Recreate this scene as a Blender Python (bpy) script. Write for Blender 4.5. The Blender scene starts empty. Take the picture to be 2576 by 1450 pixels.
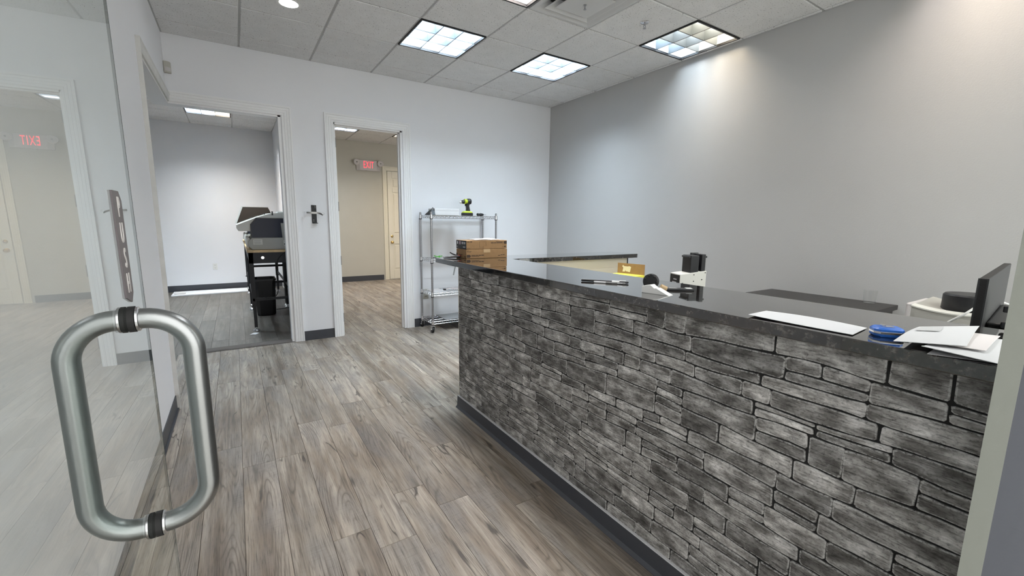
import bpy, bmesh, math, random
from mathutils import Vector, Matrix
random.seed(7)
scn = bpy.context.scene
COL = scn.collection

# ------------------------------------------------------------------ camera
YAW, PITCH, ROLL, FPX = 0.571678, -0.152359, 0.012898, 1073.897
CAM = Vector((-3.8041, -5.0332, 1.3068))
cy_, sy_, cp_, sp_ = math.cos(YAW), math.sin(YAW), math.cos(PITCH), math.sin(PITCH)
fwd = Vector((sy_*cp_, cy_*cp_, sp_)); r0 = Vector((cy_, -sy_, 0)); u0 = r0.cross(fwd)
rt = r0*math.cos(ROLL) + u0*math.sin(ROLL); up = -r0*math.sin(ROLL) + u0*math.cos(ROLL)
camd = bpy.data.cameras.new('camera'); cam = bpy.data.objects.new('camera', camd); COL.objects.link(cam)
cam.matrix_world = Matrix(((rt.x, up.x, -fwd.x, CAM.x), (rt.y, up.y, -fwd.y, CAM.y), (rt.z, up.z, -fwd.z, CAM.z), (0, 0, 0, 1)))
camd.sensor_fit = 'HORIZONTAL'; camd.sensor_width = 36.0; camd.lens = FPX/2576*36.0
camd.clip_start = 0.02; camd.clip_end = 60
scn.camera = cam

# ------------------------------------------------------------------ world, exposure
w = bpy.data.worlds.new('world'); scn.world = w; w.use_nodes = True
bg = w.node_tree.nodes['Background']; bg.inputs[0].default_value = (1.0, 0.99, 0.97, 1); bg.inputs[1].default_value = 2.5
vs = scn.view_settings
vs.view_transform = 'Standard'; vs.look = 'None'; vs.gamma = 1.0; vs.use_curve_mapping = False; vs.exposure = 0.42
cyc = scn.cycles
cyc.use_denoising = True; cyc.max_bounces = 7; cyc.diffuse_bounces = 4; cyc.glossy_bounces = 4
cyc.transparent_max_bounces = 16; cyc.transmission_bounces = 8; cyc.sample_clamp_indirect = 6.0
cyc.use_adaptive_sampling = True; cyc.adaptive_threshold = 0.08
cyc.caustics_reflective = False; cyc.caustics_refractive = False
LAMP = 44.0          # radiance of the ceiling lamps
COOL = (0.74, 0.885, 1.0); WARM = (1.0, 0.83, 0.60); PINK = (1.0, 0.88, 0.80); NEUT = (0.97, 0.98, 1.0)

H = 2.9084           # ceiling of the front room
HB = 2.945           # ceiling of the rooms behind
T = 0.6096
XR, XL, YF, YN, YB = 0.04, -4.237, 0.0, -4.926, 4.52

# ------------------------------------------------------------------ materials
def newmat(name):
    m = bpy.data.materials.new(name); m.use_nodes = True
    nt = m.node_tree; b = nt.nodes['Principled BSDF']
    return m, nt, b
def P(name, col, rough=0.5, metal=0.0, spec=0.5, bump=0.0, bscale=60.0, var=0.0, vscale=4.0, emit=None, coat=0.0):
    m, nt, b = newmat(name)
    b.inputs['Base Color'].default_value = (*col, 1); b.inputs['Roughness'].default_value = rough
    b.inputs['Metallic'].default_value = metal; b.inputs['Specular IOR Level'].default_value = spec
    b.inputs['Coat Weight'].default_value = coat
    tc = nt.nodes.new('ShaderNodeTexCoord')
    if bump:
        n = nt.nodes.new('ShaderNodeTexNoise'); n.inputs['Scale'].default_value = bscale; n.inputs['Detail'].default_value = 3
        nt.links.new(tc.outputs['Object'], n.inputs['Vector'])
        bp = nt.nodes.new('ShaderNodeBump'); bp.inputs['Strength'].default_value = bump; bp.inputs['Distance'].default_value = 0.002
        nt.links.new(n.outputs[0], bp.inputs['Height']); nt.links.new(bp.outputs[0], b.inputs['Normal'])
    if var:
        n = nt.nodes.new('ShaderNodeTexNoise'); n.inputs['Scale'].default_value = vscale; n.inputs['Detail'].default_value = 4
        nt.links.new(tc.outputs['Object'], n.inputs['Vector'])
        r = nt.nodes.new('ShaderNodeValToRGB'); r.color_ramp.elements[0].position = 0.3; r.color_ramp.elements[1].position = 0.7
        r.color_ramp.elements[0].color = (*[c*(1-var) for c in col], 1); r.color_ramp.elements[1].color = (*[min(1, c*(1+var)) for c in col], 1)
        nt.links.new(n.outputs[0], r.inputs[0]); nt.links.new(r.outputs[0], b.inputs['Base Color'])
    if emit:
        b.inputs['Emission Color'].default_value = (*emit[0], 1); b.inputs['Emission Strength'].default_value = emit[1]
    return m
def link(nt, a, b): nt.links.new(a, b)
def node(nt, t, **kw):
    n = nt.nodes.new(t)
    for k, v in kw.items():
        if k in n.inputs: n.inputs[k].default_value = v
        else: setattr(n, k, v)
    return n
def math_(nt, op, a, b=None, c=None, clamp=False):
    n = nt.nodes.new('ShaderNodeMath'); n.operation = op; n.use_clamp = clamp
    for i, v in enumerate((a, b, c)):
        if v is None: continue
        if isinstance(v, (int, float)): n.inputs[i].default_value = v
        else: nt.links.new(v, n.inputs[i])
    return n.outputs[0]
def ramp(nt, fac, stops):
    r = nt.nodes.new('ShaderNodeValToRGB'); e = r.color_ramp.elements
    while len(e) < len(stops): e.new(0.5)
    for el, (p, c) in zip(e, stops):
        el.position = p; el.color = (*c, 1) if not isinstance(c, (int, float)) else (c, c, c, 1)
    nt.links.new(fac, r.inputs[0]); return r.outputs[0]
def mixc(nt, fac, a, b, mode='MIX'):
    n = nt.nodes.new('ShaderNodeMix'); n.data_type = 'RGBA'; n.blend_type = mode
    for i, v in ((0, fac), (6, a), (7, b)):
        if isinstance(v, (int, float)): n.inputs[i].default_value = v
        elif isinstance(v, tuple): n.inputs[i].default_value = (*v, 1)
        else: nt.links.new(v, n.inputs[i])
    return n.outputs[2]

M = {}
M['wall_white'] = P('painted_wall_white', (0.83, 0.835, 0.86), 0.6, bump=0.25, bscale=140, var=0.015, vscale=1.5)
M['wall_grey'] = P('painted_wall_grey', (0.49, 0.487, 0.487), 0.5, bump=0.3, bscale=120, var=0.015, vscale=1.5)
M['wall_beige'] = P('painted_wall_beige', (0.55, 0.53, 0.465), 0.6, bump=0.25, bscale=140, var=0.015)
M['trim_white'] = P('gloss_white_trim', (0.87, 0.87, 0.875), 0.35)
M['trim_cream'] = P('cream_trim', (0.82, 0.775, 0.65), 0.35)
M['base_vinyl'] = P('charcoal_vinyl_base', (0.050, 0.053, 0.063), 0.45)
M['grid'] = P('ceiling_grid_metal', (0.47, 0.47, 0.47), 0.5)
M['plenum'] = P('dark_backing', (0.10, 0.10, 0.10), 0.9)
M['joint'] = P('dark_joint', (0.012, 0.012, 0.012), 0.95)
M['subfloor'] = P('dark_subfloor', (0.06, 0.05, 0.045), 0.95)
M['chrome'] = P('chrome_wire', (0.72, 0.72, 0.74), 0.22, metal=1.0)
M['chrome_dark'] = P('chrome_post', (0.42, 0.42, 0.44), 0.28, metal=1.0)
M['brushed'] = P('brushed_aluminium', (0.30, 0.312, 0.312), 0.30, metal=1.0, bump=0.05, bscale=400)
M['steel'] = P('hinge_steel', (0.35, 0.34, 0.33), 0.4, metal=1.0)
M['brass'] = P('brass', (0.72, 0.50, 0.20), 0.25, metal=1.0)
M['black'] = P('black_plastic', (0.012, 0.012, 0.014), 0.42)
M['black_matte'] = P('black_powder_coat', (0.014, 0.014, 0.016), 0.55)
M['rubber'] = P('black_rubber', (0.010, 0.010, 0.010), 0.65)
M['dark_grey'] = P('dark_grey_plastic', (0.013, 0.012, 0.0125), 0.6, spec=0.3)
M['mid_grey'] = P('grey_plastic', (0.22, 0.22, 0.22), 0.5)
M['white_plastic'] = P('white_plastic', (0.78, 0.78, 0.76), 0.35)
M['ivory'] = P('ivory_plastic', (0.50, 0.485, 0.43), 0.4)
M['printer'] = P('warm_grey_plastic', (0.40, 0.39, 0.355), 0.45)
M['printer_light'] = P('off_white_plastic', (0.70, 0.69, 0.64), 0.4)
M['paper'] = P('white_paper', (0.70, 0.70, 0.71), 0.7)
M['paper_grey'] = P('grey_print', (0.60, 0.60, 0.60), 0.7)
M['paper_pink'] = P('pale_pink_paper', (0.78, 0.73, 0.72), 0.7)
M['card'] = P('corrugated_cardboard', (0.30, 0.178, 0.080), 0.75, var=0.08, vscale=25)
M['card_edge'] = P('cardboard_edge', (0.48, 0.34, 0.19), 0.75)
M['card_ink'] = P('dark_brown_ink', (0.035, 0.020, 0.012), 0.7)
M['navy'] = P('navy_print', (0.020, 0.024, 0.030), 0.5)
M['ink_white'] = P('white_print', (0.62, 0.62, 0.64), 0.6)
M['ink_pink'] = P('mauve_print', (0.50, 0.38, 0.46), 0.6)
M['lime'] = P('lime_plastic', (0.55, 0.66, 0.05), 0.4)
M['yellow'] = P('yellow_card', (0.80, 0.78, 0.10), 0.5)
M['green'] = P('green_plastic', (0.10, 0.42, 0.06), 0.5)
M['blue'] = P('blue_plastic', (0.035, 0.16, 0.60), 0.35)
M['cream_panel'] = P('cream_laminate', (0.74, 0.68, 0.56), 0.5)
M['espresso'] = P('espresso_wood', (0.016, 0.013, 0.013), 0.38, bump=0.1, bscale=30)
M['desk'] = P('grey_laminate', (0.30, 0.29, 0.28), 0.45)
M['butcher'] = P('butcher_block', (0.62, 0.44, 0.24), 0.5, var=0.18, vscale=14)
M['frame_blue'] = P('painted_metal_frame', (0.085, 0.090, 0.105), 0.45, bump=0.2, bscale=90)
M['jamb_strip'] = P('pale_green_grey_trim', (0.20, 0.21, 0.185), 0.5, bump=0.2, bscale=90)
M['jamb_edge'] = P('scuffed_beige_trim', (0.66, 0.655, 0.63), 0.6, var=0.08, vscale=9)
M['thresh'] = P('grey_brown_transition', (0.11, 0.095, 0.085), 0.75, spec=0.15)
M['red_letter'] = P('red_exit_letters', (0.6, 0.02, 0.03), 0.5, emit=((1.0, 0.055, 0.085), 1.35))
M['sign_white'] = P('sign_housing', (0.60, 0.57, 0.56), 0.45)
M['smoke'] = P('smoked_window', (0.030, 0.034, 0.050), 0.25, spec=0.15)
M['smoke_brown'] = P('brown_smoked_lid', (0.055, 0.040, 0.030), 0.25, spec=0.15)
M['push_plate'] = P('grey_sign_plate', (0.11, 0.095, 0.10), 0.4)
M['push_letter'] = P('pale_sign_letters', (0.60, 0.58, 0.56), 0.4)
M['louver'] = P('louver_white', (0.62, 0.64, 0.66), 0.30)
M['vent'] = P('vent_white', (0.62, 0.62, 0.62), 0.5)
M['red'] = P('dull_red_plastic', (0.25, 0.02, 0.02), 0.5)
M['pink_wire'] = P('pink_wire', (0.62, 0.30, 0.36), 0.5)
M['concrete'] = P('pale_concrete', (0.52, 0.51, 0.48), 0.8, var=0.1)
M['blade'] = P('semi_specular_louver', (0.082, 0.098, 0.112), 0.4)
M['louver_edge'] = P('louver_edge_grey', (0.05, 0.055, 0.06), 0.5)
M['screw'] = P('dark_screw', (0.05, 0.05, 0.05), 0.4, metal=0.6)
def emitter(name, col, s):
    m = bpy.data.materials.new(name); m.use_nodes = True; nt = m.node_tree; nt.nodes.clear()
    o = nt.nodes.new('ShaderNodeOutputMaterial'); e = nt.nodes.new('ShaderNodeEmission')
    e.inputs[0].default_value = (*col, 1); e.inputs[1].default_value = s; nt.links.new(e.outputs[0], o.inputs[0]); return m

def glass_mat(name, tint, ior=1.5):
    # clear sheet: Fresnel share mirrored, the rest passes straight through (both faces of a thin plate)
    m = bpy.data.materials.new(name); m.use_nodes = True; nt = m.node_tree; nt.nodes.clear()
    o = nt.nodes.new('ShaderNodeOutputMaterial'); t = nt.nodes.new('ShaderNodeBsdfTransparent'); g = nt.nodes.new('ShaderNodeBsdfGlossy')
    t.inputs[0].default_value = (*tint, 1); g.inputs['Roughness'].default_value = 0.0; g.inputs['Color'].default_value = (0.97, 1.0, 0.985, 1)
    fr = nt.nodes.new('ShaderNodeFresnel'); ge = nt.nodes.new('ShaderNodeNewGeometry')
    fr.inputs['IOR'].default_value = ior
    r_ = fr.outputs[0]; two = math_(nt, 'DIVIDE', math_(nt, 'MULTIPLY', r_, 2.0), math_(nt, 'ADD', r_, 1.0))   # both faces of the sheet together
    fac = math_(nt, 'MULTIPLY', two, math_(nt, 'SUBTRACT', 1.0, ge.outputs['Backfacing']))
    mx = nt.nodes.new('ShaderNodeMixShader'); nt.links.new(fac, mx.inputs[0]); nt.links.new(t.outputs[0], mx.inputs[1]); nt.links.new(g.outputs[0], mx.inputs[2])
    nt.links.new(mx.outputs[0], o.inputs[0]); return m
M['glass'] = glass_mat('door_glass', (0.955, 0.98, 0.97))
M['glass_edge'] = P('green_glass_edge', (0.03, 0.04, 0.04), 0.3)
M['clear_cup'] = glass_mat('clear_cup', (0.97, 0.97, 0.97), 1.25)

def mat_tile():
    m, nt, b = newmat('acoustic_tile'); b.inputs['Roughness'].default_value = 0.85; b.inputs['Specular IOR Level'].default_value = 0.2
    ge = nt.nodes.new('ShaderNodeNewGeometry'); oi = nt.nodes.new('ShaderNodeObjectInfo')
    n1 = node(nt, 'ShaderNodeTexNoise', Scale=95.0, Detail=1.5, Roughness=0.5); link(nt, ge.outputs['Position'], n1.inputs['Vector'])
    n2 = node(nt, 'ShaderNodeTexNoise', Scale=230.0, Detail=1.0); link(nt, ge.outputs['Position'], n2.inputs['Vector'])
    n3 = node(nt, 'ShaderNodeTexNoise', Scale=9.0, Detail=2.0); link(nt, ge.outputs['Position'], n3.inputs['Vector'])
    h1 = ramp(nt, n1.outputs[0], [(0.29, 1.0), (0.345, 0.0)]); h2 = ramp(nt, n2.outputs[0], [(0.27, 0.6), (0.33, 0.0)])
    hh = math_(nt, 'MAXIMUM', h1, h2)
    base = ramp(nt, n3.outputs[0], [(0.3, (0.755, 0.752, 0.752)), (0.7, (0.80, 0.797, 0.797))])
    rnd = math_(nt, 'ADD', math_(nt, 'MULTIPLY', oi.outputs['Random'], 0.06), 0.97)
    c = mixc(nt, 1.0, base, rnd, 'MULTIPLY'); c = mixc(nt, hh, c, (0.22, 0.215, 0.21)); link(nt, c, b.inputs['Base Color'])
    bp = node(nt, 'ShaderNodeBump', Strength=0.5, Distance=0.002); link(nt, math_(nt, 'SUBTRACT', 1.0, hh), bp.inputs['Height']); link(nt, bp.outputs[0], b.inputs['Normal'])
    return m
M['tile'] = mat_tile()

def mat_plank(name, hue=0):
    m, nt, b = newmat(name); b.inputs['Roughness'].default_value = 0.42; b.inputs['Specular IOR Level'].default_value = 0.4
    tc = nt.nodes.new('ShaderNodeTexCoord'); oi = nt.nodes.new('ShaderNodeObjectInfo')
    off = nt.nodes.new('ShaderNodeCombineXYZ')
    link(nt, math_(nt, 'MULTIPLY', oi.outputs['Random'], 37.0), off.inputs[0]); link(nt, math_(nt, 'MULTIPLY', oi.outputs['Random'], 91.0), off.inputs[1])
    add = nt.nodes.new('ShaderNodeVectorMath'); add.operation = 'ADD'; link(nt, tc.outputs['Object'], add.inputs[0]); link(nt, off.outputs[0], add.inputs[1])
    def mapped(s):
        mp = nt.nodes.new('ShaderNodeMapping'); mp.inputs['Scale'].default_value = s; link(nt, add.outputs[0], mp.inputs['Vector']); return mp.outputs[0]
    # broad tone patches along the board, streaks, contour (cathedral) grain, fine fibres, cross saw marks
    n1 = node(nt, 'ShaderNodeTexNoise', Scale=1.0, Detail=3.0, Roughness=0.6); link(nt, mapped((10, 1.1, 1)), n1.inputs['Vector'])
    n6 = node(nt, 'ShaderNodeTexNoise', Scale=1.0, Detail=4.0, Roughness=0.65); link(nt, mapped((46, 1.5, 1)), n6.inputs['Vector'])
    n2 = node(nt, 'ShaderNodeTexNoise', Scale=1.0, Detail=1.0, Roughness=0.4); link(nt, mapped((8, .75, 1)), n2.inputs['Vector'])
    con = math_(nt, 'PINGPONG', math_(nt, 'MULTIPLY', n2.outputs[0], 26.0), 0.5)
    line = ramp(nt, con, [(0.0, 1.0), (0.14, 0.3), (0.30, 0.0)])
    n3 = node(nt, 'ShaderNodeTexNoise', Scale=1.0, Detail=4.0, Roughness=0.7); link(nt, mapped((240, 8, 1)), n3.inputs['Vector'])
    n4 = node(nt, 'ShaderNodeTexNoise', Scale=1.0, Detail=2.0); link(nt, mapped((14, 160, 1)), n4.inputs['Vector'])
    n5 = node(nt, 'ShaderNodeTexNoise', Scale=1.0, Detail=2.0); link(nt, mapped((9, 2.2, 1)), n5.inputs['Vector'])
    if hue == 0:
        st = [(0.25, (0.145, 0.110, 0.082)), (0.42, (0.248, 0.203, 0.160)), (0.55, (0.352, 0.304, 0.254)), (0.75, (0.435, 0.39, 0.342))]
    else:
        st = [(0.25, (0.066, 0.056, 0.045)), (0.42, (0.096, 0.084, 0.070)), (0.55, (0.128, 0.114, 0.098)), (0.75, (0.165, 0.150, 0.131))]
    base = ramp(nt, n1.outputs[0], st)
    tone = math_(nt, 'ADD', math_(nt, 'MULTIPLY', oi.outputs['Random'], 0.30), 0.84)
    c = mixc(nt, 1.0, base, tone, 'MULTIPLY')
    stk = ramp(nt, n6.outputs[0], [(0.28, 0.46), (0.44, 0.88), (0.58, 1.10), (0.75, 1.34)])
    c = mixc(nt, 0.9, c, stk, 'MULTIPLY')
    fib = ramp(nt, n3.outputs[0], [(0.32, 0.40), (0.47, 0.96), (0.75, 1.14)])
    c = mixc(nt, 0.85, c, fib, 'MULTIPLY')
    n7 = node(nt, 'ShaderNodeTexNoise', Scale=1.0, Detail=2.5, Roughness=0.6); link(nt, mapped((6.5, 1.9, 1)), n7.inputs['Vector'])
    gm = ramp(nt, n7.outputs[0], [(0.48, 0.0), (0.66, 0.62)])
    c = mixc(nt, gm, c, mixc(nt, 1.0, (0.225, 0.207, 0.195) if hue == 0 else (0.088, 0.081, 0.073), math_(nt, 'MULTIPLY', fib, tone), 'MULTIPLY'))
    msk = ramp(nt, n5.outputs[0], [(0.44, 0.0), (0.60, 1.0)])
    c = mixc(nt, math_(nt, 'MULTIPLY', math_(nt, 'MULTIPLY', line, msk), 0.62), c, (0.075, 0.060, 0.048))
    saw = ramp(nt, n4.outputs[0], [(0.36, 1.0), (0.44, 0.0)])
    c = mixc(nt, math_(nt, 'MULTIPLY', math_(nt, 'MULTIPLY', saw, gm), 0.40), c, (0.07, 0.062, 0.058))
    n8 = node(nt, 'ShaderNodeTexNoise', Scale=1.0, Detail=3.0, Roughness=0.6); link(nt, mapped((7, .9, 1)), n8.inputs['Vector'])
    ck = ramp(nt, math_(nt, 'ABSOLUTE', math_(nt, 'SUBTRACT', n8.outputs[0], 0.5)), [(0.004, 1.0), (0.013, 0.0)])
    km = ramp(nt, n7.outputs[0], [(0.40, 1.0), (0.46, 0.0)])
    c = mixc(nt, math_(nt, 'MULTIPLY', math_(nt, 'MULTIPLY', ck, km), 0.8), c, (0.045, 0.036, 0.03))
    # odd dark cracks and knots
    vo = node(nt, 'ShaderNodeTexVoronoi', Scale=1.0); link(nt, mapped((5.0, 1.1, 1)), vo.inputs['Vector'])
    kn = ramp(nt, vo.outputs['Distance'], [(0.015, 0.75), (0.075, 0.0)])
    c = mixc(nt, kn, c, (0.05, 0.04, 0.033))
    link(nt, c, b.inputs['Base Color'])
    rr = math_(nt, 'ADD', math_(nt, 'MULTIPLY', n3.outputs[0], 0.2), 0.32); link(nt, rr, b.inputs['Roughness'])
    bp = node(nt, 'ShaderNodeBump', Strength=0.22, Distance=0.0015); link(nt, fib, bp.inputs['Height']); link(nt, bp.outputs[0], b.inputs['Normal'])
    return m
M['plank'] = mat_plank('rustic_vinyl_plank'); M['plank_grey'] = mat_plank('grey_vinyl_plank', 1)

def mat_stone():
    m, nt, b = newmat('printed_ledge_stone'); b.inputs['Roughness'].default_value = 0.62; b.inputs['Specular IOR Level'].default_value = 0.3
    tc = nt.nodes.new('ShaderNodeTexCoord'); oi = nt.nodes.new('ShaderNodeObjectInfo')
    off = nt.nodes.new('ShaderNodeCombineXYZ'); link(nt, math_(nt, 'MULTIPLY', oi.outputs['Random'], 53.0), off.inputs[1]); link(nt, math_(nt, 'MULTIPLY', oi.outputs['Random'], 29.0), off.inputs[2])
    add = nt.nodes.new('ShaderNodeVectorMath'); add.operation = 'ADD'; link(nt, tc.outputs['Object'], add.inputs[0]); link(nt, off.outputs[0], add.inputs[1])
    def mapped(s):
        mp = nt.nodes.new('ShaderNodeMapping'); mp.inputs['Scale'].default_value = s; link(nt, add.outputs[0], mp.inputs['Vector']); return mp.outputs[0]
    n1 = node(nt, 'ShaderNodeTexNoise', Scale=1.0, Detail=5.0, Roughness=0.62); link(nt, mapped((1, 11, 24)), n1.inputs['Vector'])
    n2 = node(nt, 'ShaderNodeTexNoise', Scale=1.0, Detail=3.0, Roughness=0.6); link(nt, mapped((1, 22, 200)), n2.inputs['Vector'])
    n3 = node(nt, 'ShaderNodeTexNoise', Scale=1.0, Detail=6.0, Roughness=0.75); link(nt, mapped((1, 110, 150)), n3.inputs['Vector'])
    base = ramp(nt, n1.outputs[0], [(0.26, (0.048, 0.045, 0.042)), (0.42, (0.145, 0.139, 0.131)), (0.55, (0.31, 0.302, 0.290)), (0.70, (0.58, 0.57, 0.555))])
    tone = ramp(nt, oi.outputs['Random'], [(0.0, 0.50), (0.5, 0.88), (1.0, 1.40)])
    c = mixc(nt, 1.0, base, tone, 'MULTIPLY')
    st = ramp(nt, n2.outputs[0], [(0.34, 0.42), (0.48, 1.0), (0.68, 1.18)]); c = mixc(nt, 0.85, c, st, 'MULTIPLY')
    sp = ramp(nt, n3.outputs[0], [(0.36, 0.35), (0.46, 1.0), (0.64, 1.2)]); c = mixc(nt, 0.75, c, sp, 'MULTIPLY')
    at = node(nt, 'ShaderNodeAttribute', attribute_name='rim')
    chip = ramp(nt, n3.outputs[0], [(0.42, 0.0), (0.56, 1.0)])
    rim = math_(nt, 'MULTIPLY', ramp(nt, at.outputs['Fac'], [(0.25, 0.0), (0.6, 0.8), (1.0, 0.9)]), chip)
    c = mixc(nt, math_(nt, 'MULTIPLY', rim, 0.68), c, (0.60, 0.595, 0.58))
    link(nt, c, b.inputs['Base Color'])
    bp = node(nt, 'ShaderNodeBump', Strength=0.55, Distance=0.003); link(nt, math_(nt, 'ADD', n1.outputs[0], math_(nt, 'MULTIPLY', n2.outputs[0], 0.6)), bp.inputs['Height']); link(nt, bp.outputs[0], b.inputs['Normal'])
    return m
M['stone'] = mat_stone()

def mat_granite():
    m, nt, b = newmat('polished_black_granite'); b.inputs['Roughness'].default_value = 0.05; b.inputs['IOR'].default_value = 1.6; b.inputs['Coat Weight'].default_value = 1.0; b.inputs['Coat Roughness'].default_value = 0.02
    tc = nt.nodes.new('ShaderNodeTexCoord')
    n1 = node(nt, 'ShaderNodeTexNoise', Scale=55.0, Detail=6.0, Roughness=0.65); link(nt, tc.outputs['Object'], n1.inputs['Vector'])
    n2 = node(nt, 'ShaderNodeTexNoise', Scale=9.0, Detail=5.0, Roughness=0.6); link(nt, tc.outputs['Object'], n2.inputs['Vector'])
    c = ramp(nt, n1.outputs[0], [(0.38, (0.004, 0.004, 0.004)), (0.50, (0.010, 0.0095, 0.009)), (0.60, (0.045, 0.041, 0.037)), (0.74, (0.14, 0.13, 0.12))])
    c2 = ramp(nt, n2.outputs[0], [(0.52, 0.0), (0.66, 0.55)])
    c = mixc(nt, c2, c, (0.050, 0.036, 0.024)); link(nt, c, b.inputs['Base Color']); return m
M['granite'] = mat_granite()

# ------------------------------------------------------------------ mesh builders
ORG = {}
class MB:
    def __init__(s): s.v = []; s.f = []; s.rim = None
    def add(s, v, f):
        n = len(s.v); s.v += [tuple(p) for p in v]; s.f += [tuple(i+n for i in q) for q in f]; return s
    def box(s, x0, x1, y0, y1, z0, z1):
        return s.add([(x0,y0,z0),(x1,y0,z0),(x1,y1,z0),(x0,y1,z0),(x0,y0,z1),(x1,y0,z1),(x1,y1,z1),(x0,y1,z1)],
                     [(0,3,2,1),(4,5,6,7),(0,1,5,4),(1,2,6,5),(2,3,7,6),(3,0,4,7)])
    def cbox(s, x0, x1, y0, y1, z0, z1, c):
        # box with chamfered vertical and top edges
        def ring(i, z): return [(x0+i+c,y0+i,z),(x1-i-c,y0+i,z),(x1-i,y0+i+c,z),(x1-i,y1-i-c,z),(x1-i-c,y1-i,z),(x0+i+c,y1-i,z),(x0+i,y1-i-c,z),(x0+i,y0+i+c,z)]
        return s.loft([ring(c*.6, z0), ring(0, z0+c*.6), ring(0, z1-c), ring(c, z1)], True)
    def loft(s, rings, caps=True, closed=True):
        n = len(rings[0]); v = [p for r in rings for p in r]; f = []
        for k in range(len(rings)-1):
            for i in range(n if closed else n-1):
                j = (i+1) % n; f.append((k*n+i, k*n+j, (k+1)*n+j, (k+1)*n+i))
        if caps: f.append(tuple(range(n-1, -1, -1))); f.append(tuple((len(rings)-1)*n+i for i in range(n)))
        return s.add(v, f)
    def cyl(s, a, b, r, r2=None, n=14, caps=True):
        r2 = r if r2 is None else r2; a = Vector(a); b = Vector(b); d = (b-a).normalized()
        x = d.orthogonal().normalized(); y = d.cross(x)
        ring = lambda c, q: [c + x*(q*math.cos(2*math.pi*i/n)) + y*(q*math.sin(2*math.pi*i/n)) for i in range(n)]
        return s.loft([ring(a, r), ring(b, r2)], caps)
    def tube(s, pts, r, n=8, caps=True, rs=None):
        pts = [Vector(p) for p in pts]; rings = []; x = None
        for i, p in enumerate(pts):
            d = (pts[min(i+1, len(pts)-1)] - pts[max(i-1, 0)]).normalized()
            x = d.orthogonal().normalized() if x is None else (x - d*x.dot(d)).normalized()
            y = d.cross(x); q = rs[i] if rs else r
            rings.append([p + x*(q*math.cos(2*math.pi*k/n)) + y*(q*math.sin(2*math.pi*k/n)) for k in range(n)])
        return s.loft(rings, caps)
    def prism(s, poly, axis, a0, a1):
        def q(p, a): return {'x': (a, p[0], p[1]), 'y': (p[0], a, p[1]), 'z': (p[0], p[1], a)}[axis]
        return s.loft([[q(p, a0) for p in poly], [q(p, a1) for p in poly]], True)
    def lathe(s, prof, c, axis='z', n=20):
        rings = []
        for r, h in prof:
            rr = []
            for i in range(n):
                a = 2*math.pi*i/n; u, v = r*math.cos(a), r*math.sin(a)
                rr.append({'z': (c[0]+u, c[1]+v, c[2]+h), 'x': (c[0]+h, c[1]+u, c[2]+v), 'y': (c[0]+u, c[1]+h, c[2]+v)}[axis])
            rings.append(rr)
        return s.loft(rings, True)
    def sphere(s, c, r, n=12):
        pr = [(max(1e-4, r*math.sin(math.pi*k/8)), -r*math.cos(math.pi*k/8)) for k in range(9)]
        return s.lathe(pr, c, 'z', n)
    def xf(s, mat): s.v = [tuple(mat @ Vector(p)) for p in s.v]; return s
    def build(s, name, mat, parent=None, smooth=None, bevel=0, kind=None):
        o = ORG.get(parent.name, Vector((0,0,0))) if parent else Vector((0,0,0))
        me = bpy.data.meshes.new(name); me.from_pydata([tuple(Vector(p)-o) for p in s.v], [], s.f)
        bm = bmesh.new(); bm.from_mesh(me); bmesh.ops.recalc_face_normals(bm, faces=bm.faces); bm.to_mesh(me); bm.free()
        if s.rim:
            a = me.attributes.new('rim', 'FLOAT', 'POINT')
            for i, r in enumerate(s.rim): a.data[i].value = r
        me.materials.append(M[mat] if isinstance(mat, str) else mat)
        if smooth:
            me.polygons.foreach_set('use_smooth', [True]*len(me.polygons))
            me.set_sharp_from_angle(angle=math.radians(smooth))
        ob = bpy.data.objects.new(name, me); COL.objects.link(ob)
        if parent: ob.parent = parent; ORG[ob.name] = o
        if bevel:
            b = ob.modifiers.new('bevel', 'BEVEL'); b.width = bevel; b.segments = 2; b.limit_method = 'ANGLE'
        if kind: ob['kind'] = kind
        return ob
def tag(o, label, cat=None, group=None, kind=None):
    o['label'] = label
    if cat: o['category'] = cat
    if group: o['group'] = group
    if kind: o['kind'] = kind
    return o
def thing(name, loc, label, cat=None, group=None, kind=None, local=False, rz=0.0):
    e = bpy.data.objects.new(name, None); COL.objects.link(e); e.location = loc; e.empty_display_size = 0.1
    e.rotation_euler = (0, 0, rz)
    ORG[e.name] = Vector((0,0,0)) if local else Vector(loc)
    return tag(e, label, cat, group, kind)
def inst(name, mesh, loc, parent):
    o = bpy.data.objects.new(name, mesh); COL.objects.link(o); o.parent = parent
    o.location = Vector(loc) - ORG.get(parent.name, Vector((0,0,0))); return o
def struct(name, mb, mat, label, bevel=0):
    o = mb.build(name, mat, None, bevel=bevel); o['kind'] = 'structure'; o['label'] = label; return o
def text(name, s, size, mat, parent, mtx, sx=1.0, align='CENTER', depth=0.0006):
    cu = bpy.data.curves.new('t', 'FONT'); cu.body = s; cu.size = size; cu.align_x = align; cu.align_y = 'CENTER'; cu.extrude = depth
    ob = bpy.data.objects.new('t', cu); COL.objects.link(ob); bpy.context.view_layer.update()
    me = bpy.data.meshes.new_from_object(ob.evaluated_get(bpy.context.evaluated_depsgraph_get()))
    bpy.data.objects.remove(ob); bpy.data.curves.remove(cu)
    me.name = name; me.transform(mtx @ Matrix.Diagonal((sx, 1, 1, 1))); me.materials.clear(); me.materials.append(M[mat])
    o = ORG.get(parent.name, Vector((0,0,0))); me.transform(Matrix.Translation(-o))
    t = bpy.data.objects.new(name, me); COL.objects.link(t); t.parent = parent; ORG[t.name] = o; return t
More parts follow.
